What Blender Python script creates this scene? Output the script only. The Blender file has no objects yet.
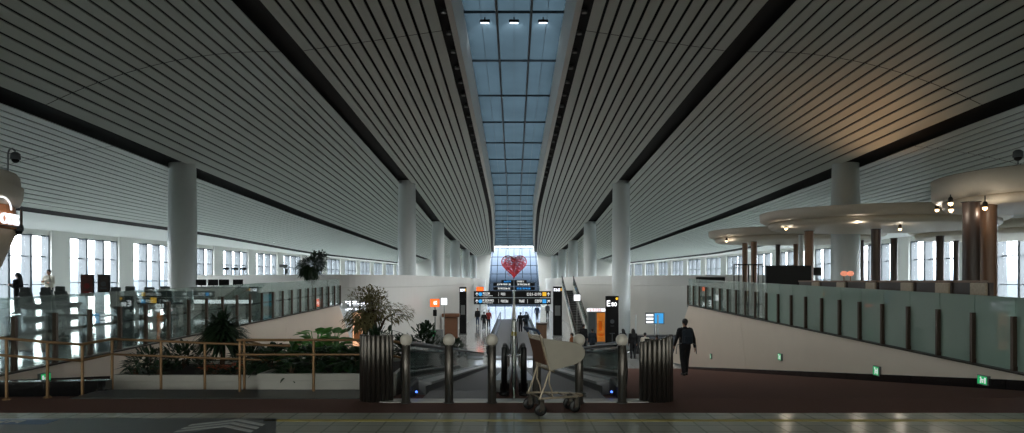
import bpy, math, random
from math import pi, sin, cos, radians as R
from mathutils import Vector, Matrix
random.seed(7)
scene = bpy.context.scene
COL = scene.collection
EYE, HOR, PX0, F = 1.65, 281.0, 514.0, 683.0

def at(px, py, d):
    """the point seen at pixel (px, py) at distance d in front of the camera"""
    return Vector(((px - PX0) * d / F, d, EYE + (HOR - py) * d / F))

def lerp(pts, x):
    if x <= pts[0][0]: return pts[0][1]
    for (a, b), (c, d) in zip(pts, pts[1:]):
        if x <= c: return b + (d - b) * (x - a) / (c - a)
    return pts[-1][1]

def ramp_z(y): return max(-2.9, min(0.0, -(y - 9.6) * 0.112))
def mezz_z(y): return max(0.0, min(0.9, 0.018 * (y - 10.5)))

ORD = ['first', 'second', 'third', 'fourth', 'fifth', 'sixth', 'seventh', 'eighth', 'ninth', 'tenth', 'eleventh', 'twelfth',
       'thirteenth', 'fourteenth', 'fifteenth', 'sixteenth', 'seventeenth', 'eighteenth', 'nineteenth', 'twentieth',
       'twenty-first', 'twenty-second', 'twenty-third', 'twenty-fourth']

# ------------------------------------------------------------------ materials
def lin(c):
    return tuple(((v / 255) / 12.92 if v / 255 <= 0.04045 else ((v / 255 + 0.055) / 1.055) ** 2.4) for v in c) + (1.0,)

def mat(name, rgb, rough=0.5, metal=0.0, emit=0.0, var=0.12, scale=6.0, bump=0.0, spec=0.5):
    m = bpy.data.materials.new(name); m.use_nodes = True
    nt = m.node_tree; b = nt.nodes['Principled BSDF']
    c = lin(rgb)
    tc = nt.nodes.new('ShaderNodeTexCoord'); nz = nt.nodes.new('ShaderNodeTexNoise')
    nz.inputs['Scale'].default_value = scale; nz.inputs['Detail'].default_value = 4
    nt.links.new(tc.outputs['Object'], nz.inputs['Vector'])
    mx = nt.nodes.new('ShaderNodeMix'); mx.data_type = 'RGBA'
    mx.inputs[6].default_value = tuple(v * (1 - var) for v in c[:3]) + (1,)
    mx.inputs[7].default_value = tuple(min(1, v * (1 + var)) for v in c[:3]) + (1,)
    nt.links.new(nz.outputs['Fac'], mx.inputs[0]); nt.links.new(mx.outputs[2], b.inputs['Base Color'])
    b.inputs['Roughness'].default_value = rough; b.inputs['Metallic'].default_value = metal
    b.inputs['Specular IOR Level'].default_value = spec
    if emit:
        nt.links.new(mx.outputs[2], b.inputs['Emission Color']); b.inputs['Emission Strength'].default_value = emit
    if bump:
        bp = nt.nodes.new('ShaderNodeBump'); bp.inputs['Strength'].default_value = bump; bp.inputs['Distance'].default_value = 0.02
        nt.links.new(nz.outputs['Fac'], bp.inputs['Height']); nt.links.new(bp.outputs[0], b.inputs['Normal'])
    return m

def glass(name, tint, refl=0.1, haze=0.0, hazecol=(120, 150, 145), sc=0.8):
    """clear sheet: tinted transparency, fresnel reflection, an optional frosted share"""
    m = bpy.data.materials.new(name); m.use_nodes = True; nt = m.node_tree
    nt.nodes.remove(nt.nodes['Principled BSDF']); out = nt.nodes['Material Output']
    t = nt.nodes.new('ShaderNodeBsdfTransparent'); t.inputs[0].default_value = tint + (1,)
    g = nt.nodes.new('ShaderNodeBsdfGlossy'); g.inputs['Roughness'].default_value = 0.02
    fr = nt.nodes.new('ShaderNodeFresnel'); fr.inputs[0].default_value = 1.45
    ad = nt.nodes.new('ShaderNodeMath'); ad.operation = 'MULTIPLY_ADD'; ad.inputs[1].default_value = sc; ad.inputs[2].default_value = refl * 0.3
    nt.links.new(fr.outputs[0], ad.inputs[0])
    mx = nt.nodes.new('ShaderNodeMixShader'); nt.links.new(ad.outputs[0], mx.inputs[0])
    base = t
    if haze:
        tc = nt.nodes.new('ShaderNodeTexCoord'); nz = nt.nodes.new('ShaderNodeTexNoise'); nz.inputs['Scale'].default_value = 3
        nt.links.new(tc.outputs['Object'], nz.inputs['Vector'])
        d = nt.nodes.new('ShaderNodeBsdfDiffuse'); d.inputs[0].default_value = lin(hazecol)
        tr = nt.nodes.new('ShaderNodeBsdfTranslucent'); tr.inputs[0].default_value = lin(hazecol)
        m1 = nt.nodes.new('ShaderNodeMixShader'); m1.inputs[0].default_value = 0.45
        nt.links.new(d.outputs[0], m1.inputs[1]); nt.links.new(tr.outputs[0], m1.inputs[2])
        m2 = nt.nodes.new('ShaderNodeMixShader')
        mr = nt.nodes.new('ShaderNodeMath'); mr.operation = 'MULTIPLY_ADD'; mr.inputs[1].default_value = 0.06; mr.inputs[2].default_value = haze - 0.03
        nt.links.new(nz.outputs['Fac'], mr.inputs[0]); nt.links.new(mr.outputs[0], m2.inputs[0])
        nt.links.new(t.outputs[0], m2.inputs[1]); nt.links.new(m1.outputs[0], m2.inputs[2])
        base = m2
    nt.links.new(base.outputs[0], mx.inputs[1]); nt.links.new(g.outputs[0], mx.inputs[2])
    nt.links.new(mx.outputs[0], out.inputs[0])
    return m

def tile_mat(name, rgb, rough, size, joint=0.006, var=0.1, spec=0.5):
    m = mat(name, rgb, rough, var=var, scale=1.5, spec=spec); nt = m.node_tree; b = nt.nodes['Principled BSDF']
    br = nt.nodes.new('ShaderNodeTexBrick'); tc = nt.nodes.new('ShaderNodeTexCoord')
    br.offset = 0; br.inputs['Scale'].default_value = 1; br.inputs['Brick Width'].default_value = size; br.inputs['Row Height'].default_value = size
    br.inputs['Mortar Size'].default_value = joint
    nt.links.new(tc.outputs['Object'], br.inputs['Vector'])
    c = lin(rgb)
    br.inputs['Color1'].default_value = tuple(v * 0.88 for v in c[:3]) + (1,); br.inputs['Color2'].default_value = tuple(v * 1.1 for v in c[:3]) + (1,)
    br.inputs['Mortar'].default_value = tuple(v * 0.5 for v in c[:3]) + (1,)
    mx = nt.nodes.new('ShaderNodeMix'); mx.data_type = 'RGBA'; mx.inputs[0].default_value = 0.35
    src = [n for n in nt.nodes if n.bl_idname == 'ShaderNodeMix' and n != mx][0]
    nt.links.new(br.outputs['Color'], mx.inputs[6]); nt.links.new(src.outputs[2], mx.inputs[7])
    nt.links.new(mx.outputs[2], b.inputs['Base Color'])
    return m

def wood_mat(name, rgb, rough=0.4):
    m = mat(name, rgb, rough, var=0.3, scale=2.0); nt = m.node_tree
    nz = [n for n in nt.nodes if n.bl_idname == 'ShaderNodeTexNoise'][0]; tc = [n for n in nt.nodes if n.bl_idname == 'ShaderNodeTexCoord'][0]
    mp = nt.nodes.new('ShaderNodeMapping'); mp.inputs['Scale'].default_value = (9, 9, 0.6)
    nt.links.new(tc.outputs['Object'], mp.inputs[0]); nt.links.new(mp.outputs[0], nz.inputs['Vector'])
    return m

M = dict(
    slat=mat('ceiling_slat', (203, 208, 201), 0.45, var=0.05, scale=1.2),
    black=mat('black_void', (10, 10, 11), 0.7),
    soffit=mat('white_soffit', (226, 226, 222), 0.6, var=0.03),
    wall=mat('white_wall', (222, 221, 216), 0.5, var=0.03, scale=1.5),
    warmwall=mat('pale_stone_wall', (222, 208, 192), 0.45, var=0.04, scale=1.5),
    column=mat('white_column', (214, 220, 219), 0.35, var=0.03),
    tile=tile_mat('grey_granite_tile', (178, 178, 166), 0.17, 0.3, 0.012),
    mezz=tile_mat('pale_polished_tile', (168, 174, 172), 0.06, 0.8),
    lower=tile_mat('pale_concourse_tile', (176, 178, 176), 0.1, 0.8),
    carpet=mat('brown_carpet', (108, 82, 75), 0.95, var=0.25, scale=40, bump=0.3, spec=0.1),
    kerb=mat('dark_stone', (52, 52, 52), 0.4),
    plinth=mat('black_glass_plinth', (20, 21, 23), 0.15),
    yellow=mat('yellow_line', (176, 158, 70), 0.4),
    steelwhite=mat('pale_threshold', (190, 188, 182), 0.35, 0.2),
    bronze=mat('bronze_metal', (102, 97, 92), 0.3, 0.85, var=0.1),
    bronzedark=mat('dark_bronze', (66, 60, 54), 0.35, 0.7),
    brass=mat('brass_tube', (142, 112, 80), 0.42, 0.6),
    knob=mat('white_sphere_cap', (226, 218, 206), 0.3),
    rubber=mat('black_rubber', (14, 14, 15), 0.35),
    steel=mat('brushed_steel', (150, 152, 152), 0.28, 0.9),
    chrome=mat('polished_steel', (196, 198, 196), 0.18, 1.0),
    belt=mat('grey_pallet', (84, 84, 84), 0.5, 0.3, scale=30),
    glass_clear=glass('clear_glass', (0.80, 0.90, 0.87), 0.12),
    glass_green=glass('green_edge_glass', (0.72, 0.84, 0.82), 0.2, 0.12, (150, 175, 172)),
    glass_bal=glass('balustrade_glass', (0.86, 0.94, 0.92), 0.2, 0.05, (170, 200, 196), sc=.6),
    glass_frost=glass('frosted_glass', (0.40, 0.55, 0.50), 0.06, 0.88, (186, 208, 196), sc=.5),
    pane=glass('window_pane', (0.98, 0.99, 1.0), 0.0, sc=0.3),
    pane_end=glass('tinted_end_pane', (0.24, 0.265, 0.30), 0.0, sc=0.3),
    pane_back_fill=glass('back_fill_pane', (0.42, 0.42, 0.40), 0.0, sc=0.3),
    postbrown=mat('brown_metal_post', (78, 64, 54), 0.4, 0.5),
    fin=mat('grey_window_fin', (84, 90, 94), 0.4, 0.3),
    mull=mat('dark_mullion', (52, 60, 66), 0.4, 0.4),
    wood=wood_mat('brown_wood', (124, 92, 68)),
    wooddark=wood_mat('dark_wood', (62, 46, 38)),
    woodlit=wood_mat('orange_wood', (206, 134, 84)),
    canopy=mat('cream_canopy', (226, 216, 200), 0.45, var=0.04),
    pale=mat('pale_panel', (190, 172, 148), 0.5, scale=20, var=0.3),
    screen=mat('dark_screen', (9, 9, 11), 0.45, spec=0.25),
    seat=mat('grey_seat', (74, 82, 82), 0.45),
    green_exit=mat('green_exit_light', (34, 190, 112), 0.3, emit=0.32),
    white_lit=mat('white_lit', (240, 242, 250), 0.4, emit=0.9),
    white_ink=mat('white_lettering', (232, 234, 234), 0.4, emit=0.35),
    blue_lit=mat('blue_lit', (52, 150, 214), 0.4, emit=0.6),
    yellow_lit=mat('yellow_lit', (232, 176, 40), 0.4, emit=0.6),
    orange_lit=mat('orange_lit', (255, 92, 32), 0.4, emit=1.1),
    peach_lit=mat('peach_lit', (255, 190, 150), 0.4, emit=0.6),
    bulb=mat('warm_bulb', (255, 205, 150), 0.3, emit=3.5),
    lamp=mat('pale_lamp', (225, 236, 255), 0.3, emit=2.2),
    dim_lens=mat('dim_lens', (170, 170, 165), 0.2, emit=0.05),
    red=mat('red_thread', (214, 62, 66), 0.6),
    leaf=mat('leaf_dark', (54, 90, 44), 0.45, var=0.35, scale=14),
    leafbright=mat('leaf_bright', (92, 152, 70), 0.4, var=0.3, scale=10),
    leafblack=mat('leaf_deep', (34, 54, 34), 0.45, var=0.35, scale=14),
    leafolive=mat('leaf_olive', (112, 104, 66), 0.6, var=0.4, scale=10),
    flower=mat('orange_flower', (176, 84, 44), 0.6, var=0.3, scale=20),
    bark=mat('bark', (72, 56, 42), 0.9, var=0.3, scale=20),
    soil=mat('soil', (40, 32, 26), 0.95, bump=0.5, scale=30),
    planter=mat('white_planter', (172, 170, 163), 0.4, var=0.04),
    skin=mat('skin', (176, 128, 104), 0.5), hair=mat('black_hair', (16, 14, 14), 0.5),
    cloth_black=mat('black_cloth', (22, 24, 28), 0.85), cloth_navy=mat('navy_cloth', (26, 38, 50), 0.8),
    cloth_white=mat('cream_cloth', (214, 208, 196), 0.85), cloth_red=mat('red_cloth', (142, 50, 46), 0.85),
    cloth_brown=mat('tan_cloth', (150, 92, 56), 0.85), cloth_grey=mat('grey_cloth', (92, 96, 102), 0.85),
    cloth_blue=mat('blue_cloth', (50, 66, 92), 0.85),
    trolleymetal=mat('trolley_metal', (176, 162, 142), 0.38, 0.6),
    tan=mat('trolley_board', (166, 158, 144), 0.45), rust=mat('trolley_grid', (120, 82, 60), 0.45, 0.2),
    deckmetal=mat('pale_deck_metal', (186, 188, 188), 0.3, 0.35),
    greybox=mat('grey_metal_panel', (120, 124, 124), 0.4, 0.3), beige=mat('beige_box', (190, 170, 144), 0.5),
    poster=mat('poster_dark_red', (96, 44, 34), 0.4, var=0.8, scale=5), poster2=mat('poster_dark', (66, 58, 54), 0.4, var=0.9, scale=6),
    matgrey=mat('floor_sticker', (78, 82, 86), 0.3), chev=mat('chevron_white', (190, 192, 190), 0.4), blue_ink=mat('blue_ink', (48, 92, 140), 0.35),
)

def translucent(name, rgb):
    m = bpy.data.materials.new(name); m.use_nodes = True; nt = m.node_tree
    nt.nodes.remove(nt.nodes['Principled BSDF'])
    tc = nt.nodes.new('ShaderNodeTexCoord'); nz = nt.nodes.new('ShaderNodeTexNoise'); nz.inputs['Scale'].default_value = 0.6
    nt.links.new(tc.outputs['Object'], nz.inputs['Vector'])
    mx = nt.nodes.new('ShaderNodeMix'); mx.data_type = 'RGBA'; c = lin(rgb)
    mx.inputs[6].default_value = tuple(v * .85 for v in c[:3]) + (1,); mx.inputs[7].default_value = tuple(min(1, v * 1.15) for v in c[:3]) + (1,)
    nt.links.new(nz.outputs['Fac'], mx.inputs[0])
    d = nt.nodes.new('ShaderNodeBsdfDiffuse'); t = nt.nodes.new('ShaderNodeBsdfTranslucent')
    nt.links.new(mx.outputs[2], d.inputs[0]); nt.links.new(mx.outputs[2], t.inputs[0])
    s = nt.nodes.new('ShaderNodeMixShader'); s.inputs[0].default_value = 0.5
    nt.links.new(d.outputs[0], s.inputs[1]); nt.links.new(t.outputs[0], s.inputs[2]); nt.links.new(s.outputs[0], nt.nodes['Material Output'].inputs[0])
    return m
M['skypane'] = translucent('frosted_roof_light', (100, 111, 117))
M['red'] = translucent('red_thread', (240, 100, 106))

# ------------------------------------------------------------------ mesh builder
class MB:
    def __init__(s): s.v = []; s.f = []; s.sm = []
    def add(s, vs, fs, smooth=False):
        n = len(s.v); s.v += [tuple(v) for v in vs]; s.f += [tuple(i + n for i in f) for f in fs]; s.sm += [smooth] * len(fs); return s
    def hexa(s, p):   # 4 bottom points, 4 top points
        return s.add(p, [(3, 2, 1, 0), (4, 5, 6, 7), (0, 1, 5, 4), (1, 2, 6, 5), (2, 3, 7, 6), (3, 0, 4, 7)])
    def box(s, c, d, rz=0.0, tilt=None):
        x, y, z = (k / 2 for k in d); P = [(-x, -y, -z), (x, -y, -z), (x, y, -z), (-x, y, -z), (-x, -y, z), (x, -y, z), (x, y, z), (-x, y, z)]
        m = Matrix.Rotation(rz, 3, 'Z')
        if tilt: m = m @ Matrix.Rotation(tilt[1], 3, tilt[0])
        return s.hexa([Vector(c) + m @ Vector(p) for p in P])
    def span(s, a, b): return s.box([(a[i] + b[i]) / 2 for i in range(3)], [abs(a[i] - b[i]) for i in range(3)])
    def rbox(s, c, d, r=0.02, rz=0.0):   # box with chamfered vertical and top edges
        x, y, z = (k / 2 for k in d); m = Matrix.Rotation(rz, 3, 'Z')
        def ring(ix, zz):
            X, Y = x - ix, y - ix; q = r
            return [(-X + q, -Y, zz), (X - q, -Y, zz), (X, -Y + q, zz), (X, Y - q, zz), (X - q, Y, zz), (-X + q, Y, zz), (-X, Y - q, zz), (-X, -Y + q, zz)]
        rings = [ring(r * .6, -z), ring(0, -z + r * .6), ring(0, z - r * .6), ring(r * .6, z)]
        vs = [Vector(c) + m @ Vector(p) for rg in rings for p in rg]; fs = [tuple(range(7, -1, -1)), tuple(range(24, 32))]
        for k in range(3):
            for i in range(8): j = (i + 1) % 8; fs.append((k * 8 + i, k * 8 + j, k * 8 + 8 + j, k * 8 + 8 + i))
        return s.add(vs, fs)
    def cyl(s, a, b, r0, r1=None, n=12, caps=True):
        a, b = Vector(a), Vector(b); r1 = r0 if r1 is None else r1; d = (b - a).normalized()
        u = d.orthogonal().normalized(); w = d.cross(u); vs = []
        for p, r in ((a, r0), (b, r1)):
            for i in range(n): t = 2 * pi * i / n; vs.append(p + (u * cos(t) + w * sin(t)) * r)
        fs = [(i, (i + 1) % n, n + (i + 1) % n, n + i) for i in range(n)]
        k = len(s.f); s.add(vs, fs, True)
        if caps: s.add(vs, [tuple(range(n - 1, -1, -1)), tuple(range(n, 2 * n))])
        return s
    def tube(s, pts, r, n=8, closed=False):
        pts = [Vector(p) for p in pts]; N = len(pts); rings = []; up = None
        for i, p in enumerate(pts):
            a = pts[(i - 1) % N] if (closed or i > 0) else p; b = pts[(i + 1) % N] if (closed or i < N - 1) else p
            d = (b - a).normalized()
            if up is None: u = d.orthogonal().normalized()
            else:
                u = up - d * up.dot(d); u = u.normalized() if u.length > 1e-6 else d.orthogonal().normalized()
            up = u; w = d.cross(u); rr = r[i] if isinstance(r, (list, tuple)) else r
            rings.append([p + (u * cos(2 * pi * k / n) + w * sin(2 * pi * k / n)) * rr for k in range(n)])
        vs = [v for g in rings for v in g]; fs = []
        for i in range(N if closed else N - 1):
            j = (i + 1) % N
            for k in range(n): l = (k + 1) % n; fs.append((i * n + k, i * n + l, j * n + l, j * n + k))
        s.add(vs, fs, True)
        if not closed: s.add(vs, [tuple(range(n - 1, -1, -1)), tuple(range((N - 1) * n, N * n))])
        return s
    def ball(s, c, r, n=12, m=8, sc=(1, 1, 1), top=1.0, bot=-1.0):
        vs = []; c = Vector(c)
        for j in range(m + 1):
            t = math.asin(bot) + (math.asin(top) - math.asin(bot)) * j / m
            for i in range(n): a = 2 * pi * i / n; vs.append(c + Vector((cos(a) * cos(t) * r * sc[0], sin(a) * cos(t) * r * sc[1], sin(t) * r * sc[2])))
        fs = [(j * n + i, j * n + (i + 1) % n, (j + 1) * n + (i + 1) % n, (j + 1) * n + i) for j in range(m) for i in range(n)]
        s.add(vs, fs, True)
        s.add(vs, [tuple(range(n - 1, -1, -1)), tuple(range(m * n, m * n + n))]); return s
    def lathe(s, prof, c=(0, 0, 0), n=32, sx=1.0, sy=1.0):
        c = Vector(c); vs = [c + Vector((cos(2 * pi * i / n) * r * sx, sin(2 * pi * i / n) * r * sy, z)) for r, z in prof for i in range(n)]
        fs = [(j * n + i, j * n + (i + 1) % n, (j + 1) * n + (i + 1) % n, (j + 1) * n + i) for j in range(len(prof) - 1) for i in range(n)]
        return s.add(vs, fs, True)
    def prism(s, poly, h, frame):   # poly in 2-D, frame maps (u, v, w) to a point, w in 0..h
        n = len(poly); vs = [frame(u, v, 0) for u, v in poly] + [frame(u, v, h) for u, v in poly]
        return s.add(vs, [tuple(range(n - 1, -1, -1)), tuple(range(n, 2 * n))] + [(i, (i + 1) % n, n + (i + 1) % n, n + i) for i in range(n)])
    def quad(s, a, b, c, d): return s.add([a, b, c, d], [(0, 1, 2, 3)])
    def grid(s, rows, thick=None, smooth=False):   # rows of points
        n = len(rows[0]); vs = [p for r in rows for p in r]
        return s.add(vs, [(j * n + i, j * n + i + 1, (j + 1) * n + i + 1, (j + 1) * n + i) for j in range(len(rows) - 1) for i in range(n - 1)], smooth)
    def build(s, name, m, parent=None, world=False):
        me = bpy.data.meshes.new(name); vs = s.v
        if parent is not None and world:
            inv = parent.matrix_basis.inverted(); p = parent.parent
            while p is not None: inv = inv @ p.matrix_basis.inverted(); p = p.parent
            vs = [tuple(inv @ Vector(v)) for v in s.v]
        me.from_pydata(vs, [], s.f); me.materials.append(m)
        if any(s.sm): me.polygons.foreach_set('use_smooth', s.sm)
        me.update(); o = bpy.data.objects.new(name, me); COL.objects.link(o)
        if parent is not None: o.parent = parent
        return o

def tag(o, label, cat, group=None):
    assert 4 <= len(label.split()) <= 16, label
    o['label'] = label; o['category'] = cat
    if group: o['group'] = group
    return o
def thing(name, label, cat, loc=(0, 0, 0), rz=0.0, group=None):
    o = bpy.data.objects.new(name, None); o.empty_display_size = 0.2; COL.objects.link(o)
    o.location = loc; o.rotation_euler = (0, 0, rz); o.matrix_basis = Matrix.Translation(loc) @ Matrix.Rotation(rz, 4, 'Z')
    return tag(o, label, cat, group)
def struct(name, mb, m, parent=None, world=False):
    o = mb.build(name, m, parent, world)
    if parent is None: o['kind'] = 'structure'
    return o
def copy_tree(o, parent=None):
    c = o.copy(); COL.objects.link(c); c.parent = parent
    if parent is not None: c.matrix_parent_inverse = o.matrix_parent_inverse.copy()
    for ch in list(o.children): copy_tree(ch, c)
    return c
def clone(o, loc, rz, label, group=None):
    c = copy_tree(o); c.location = loc; c.rotation_euler = (0, 0, rz); c['label'] = label
    if group: c['group'] = group
    return c

def text_mb(s, size, frame, depth=0.01, align='CENTER'):
    cu = bpy.data.curves.new('t', 'FONT'); cu.body = s; cu.size = size; cu.align_x = align; cu.resolution_u = 3; cu.extrude = depth / 2; cu.offset = size * 0.02
    o = bpy.data.objects.new('t', cu); COL.objects.link(o)
    dg = bpy.context.evaluated_depsgraph_get(); me = o.evaluated_get(dg).to_mesh(); mb = MB()
    mb.add([frame(*v.co) for v in me.vertices], [tuple(p.vertices) for p in me.polygons])
    o.evaluated_get(dg).to_mesh_clear(); bpy.data.objects.remove(o); bpy.data.curves.remove(cu); return mb
def facing(x, y, z): # frame of a sign that faces the camera: u right, v up, w towards the viewer
    return lambda u, v, w: Vector((x + u, y - w, z + v))
def glyphs(mb, frame, x0, x1, z0, z1, n, seed):   # unreadable characters: short strokes in a row
    rd = random.Random(seed); w = (x1 - x0) / n
    for i in range(n):
        a = x0 + i * w; b = a + w * 0.78; h = z1 - z0; t = h * 0.16
        def st(u0, v0, u1, v1): mb.hexa([frame(u0, v0, 0.004), frame(u1, v0, 0.004), frame(u1, v0, 0.012), frame(u0, v0, 0.012), frame(u0, v1, 0.004), frame(u1, v1, 0.004), frame(u1, v1, 0.012), frame(u0, v1, 0.012)])
        for k in rd.sample(range(3), 2): st(a, z0 + h * (0.05 + 0.38 * k), b, z0 + h * (0.05 + 0.38 * k) + t)
        for k in rd.sample(range(3), 2): st(a + (b - a) * 0.42 * k, z0, a + (b - a) * (0.42 * k) + w * 0.15, z1)
    return mb
SKY, EXPO, UP, BACK, DOWN = 14.0, 0.65, 1.0, (1.5, 6.5), 1.2
# ------------------------------------------------------------------ setting: roof
S1X = [(-15, 2.05), (60, 2.1), (85, 2.75), (110, 3.5), (124, 3.9)]
S1Z = [(-15, 8.1), (18, 7.9), (30, 7.5), (50, 6.7), (64, 5.9), (88, 5.4), (110, 5.0), (124, 4.8)]
S2Z = [(-15, 7.4), (17, 7.2), (25, 7.0), (44, 6.2), (62, 5.1), (80, 4.5), (98, 4.3), (124, 4.1)]
S3Z = [(-15, 5.5), (20, 5.33), (25, 5.19), (31, 4.99), (47, 4.6), (89, 4.0), (124, 3.6)]
S4Z = [(-15, 3.4), (30, 3.35), (50, 3.5), (71, 3.2), (124, 2.95)]
def wall_x(y): return 29.0 - 0.1174 * (y - 39)
def smooth(pts, y): return (lerp(pts, y - 4) + lerp(pts, y - 2) + lerp(pts, y) * 2 + lerp(pts, y + 2) + lerp(pts, y + 4)) / 6
def strip(i, y):
    if i == 1: return smooth(S1X, y), EYE + smooth(S1Z, y)
    if i == 2: return 6.9, EYE + smooth(S2Z, y)
    if i == 3: return 14.9, EYE + smooth(S3Z, y)
    if i == 4: return min(22.5, wall_x(y) - 2.0), EYE + smooth(S4Z, y)
    return wall_x(y) + 0.3, 4.75 if y < 60 else 4.75 - (y - 60) * 0.004
HALF = {1: 0.17, 2: 0.36, 3: 0.38, 4: 0.10}
BULGE = {1: 0.0, 2: 0.58, 3: 0.35}
def roof_pt(band, t, y):
    xa, za = strip(band, y); xb, zb = strip(band + 1, y)
    if xb < xa + 1: xb = xa + 1
    return xa + (xb - xa) * t, za + (zb - za) * t + BULGE.get(band, 0) * 4 * t * (1 - t) * lerp([(20, 1), (50, 0.6), (124, 0.3)], y)
Y0, Y1 = -14.0, 121.0
def ysamples(breaks):
    segs = []; cuts = [Y0] + breaks + [Y1]
    for a, b in zip(cuts, cuts[1:]):
        n = max(1, int((b - a) / 3)); segs.append([a + 0.02 + (b - a - 0.04) * k / n for k in range(n + 1)])
    return segs
slats = MB(); back = MB()
for side in (-1, 1):
    for band, n, br in ((1, 12, [8.0, 21.2, 62.0]), (2, 18, [8.0, 21.2, 62.0]), (3, 18, [8.0, 26.0, 62.0])):
        for seg in ysamples(br):
            for k in range(n):
                rows = []
                for y in seg:
                    xa, _ = strip(band, y); xb, _ = strip(band + 1, y); w = max(1, xb - xa)
                    lo = HALF[band] / w; hi = 1 - HALF[band + 1] / w
                    p = (hi - lo) / n; g = 0.044 / w
                    t0 = lo + p * k + (g if k else 0); t1 = lo + p * (k + 1) - (g if k < n - 1 else 0)
                    (x0, z0), (x1, z1) = roof_pt(band, t0, y), roof_pt(band, t1, y)
                    rows.append([Vector((side * x0, y, z0 + 0.03)), Vector((side * x0, y, z0)), Vector((side * x1, y, z1)), Vector((side * x1, y, z1 + 0.03))])
                slats.grid(rows)
    for band in (1, 2, 3):
        rows = []
        for y in [Y0 + (Y1 - Y0) * k / 45 for k in range(46)]:
            rows.append([Vector((side * x, y, z + 0.3)) for x, z in (roof_pt(band, t / 6, y) for t in range(7))])
        back.grid(rows)
    rows = []
    sof = MB(); edge = []
    for y in [Y0 + (Y1 - Y0) * k / 45 for k in range(46)]:
        (xa, za), (xb, zb) = strip(4, y), strip(5, y)
        rows.append([Vector((side * (xa + 0.10), y, za - 0.14)), Vector((side * (xa + (xb - xa) * .5), y, (za - .14 + zb) / 2)), Vector((side * xb, y, zb))])
        edge.append([Vector((side * (xa + 0.095), y, za + 0.3)), Vector((side * (xa + 0.095), y, za - .15)), Vector((side * (xa + 0.16), y, za - .15))])
    sof.grid(rows); so = struct('ceiling_soffit', sof, M['soffit']); MB().grid(edge).build('black_edge', M['black'], so)
    cap = MB()   # the roof above keeps daylight out
ceil = struct('ceiling', slats, M['slat'])
back.build('dark_gap', M['black'], ceil)

# roof light down the middle: reveals, frames, frosted panes
def sky_z(y): return strip(1, y)[1] + 1.15
rev = MB(); pane = MB(); mul = MB(); beam = MB(); ridge = MB()
ys = [Y0 + (Y1 - Y0) * k / 45 for k in range(46)]
for side in (-1, 1):
    rows = []
    for y in ys:
        x, z = strip(1, y)
        rows.append([Vector((side * (x - 0.13), y, z + 0.35)), Vector((side * (x - 0.13), y, z)), Vector((side * (x - 0.30), y, z + 0.05)), Vector((side * (x - 0.42), y, sky_z(y) - 0.02)), Vector((side * (x - 0.42), y, sky_z(y) + 0.3))])
    rev.grid(rows)
    rows = [[Vector((side * (strip(1, y)[0] + a), y, strip(1, y)[1] + b)) for a, b in ((0.3, 0.28), (-0.13, 0.33))] for y in ys]
    back2 = MB().grid(rows)
    back2.build('dark_gap', M['black'], ceil)
    for a, b in zip(ys, ys[1:]):
        f = lambda y: side * 0.34 * (strip(1, y)[0] - 0.42)
        za, zb = sky_z(a), sky_z(b)
        mul.hexa([(f(a) - .035, a, za - .3), (f(a) + .035, a, za - .3), (f(b) + .035, b, zb - .3), (f(b) - .035, b, zb - .3),
                  (f(a) - .035, a, za), (f(a) + .035, a, za), (f(b) + .035, b, zb), (f(b) - .035, b, zb)])
sky = struct('skylight', rev, M['soffit'])
sky_y = [22.5 + 4.5 * k for k in range(-8, 22)]
for k, (a, b) in enumerate(zip(sky_y, sky_y[1:])):
    for fa, fb in ((-1, -0.34), (-0.34, 0.34), (0.34, 1)):
        wa, wb = strip(1, a)[0] - 0.42, strip(1, b)[0] - 0.42
        # each bay is a shallow trough whose far end sits lower than its near end
        p = MB(); za, zb = sky_z(a), sky_z(b)
        p.hexa([(fa * wa, a, za), (fb * wa, a, za), (fb * wb, b, zb), (fa * wb, b, zb), (fa * wa, a, za + .04), (fb * wa, a, za + .04), (fb * wb, b, zb + .04), (fa * wb, b, zb + .04)])
        po = p.build('roof_light_pane', M['skypane'], sky)
        fm = (fa + fb) / 2; MB().hexa([(fm * wa - .008, a + .1, za - .02), (fm * wa + .008, a + .1, za - .02), (fm * wb + .008, b - .1, zb - .02), (fm * wb - .008, b - .1, zb - .02), (fm * wa - .008, a + .1, za), (fm * wa + .008, a + .1, za), (fm * wb + .008, b - .1, zb), (fm * wb - .008, b - .1, zb)]).build('joint', M['mull'], po)
for y in sky_y:
    w = strip(1, y)[0] - 0.42; z = sky_z(y)
    b = MB(); b.box((0, y, z - 0.04), (2 * w, 0.035, 0.08)); b.build('cross_beam', M['mull'], sky)
mul.build('long_mullion', M['mull'], sky)

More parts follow.
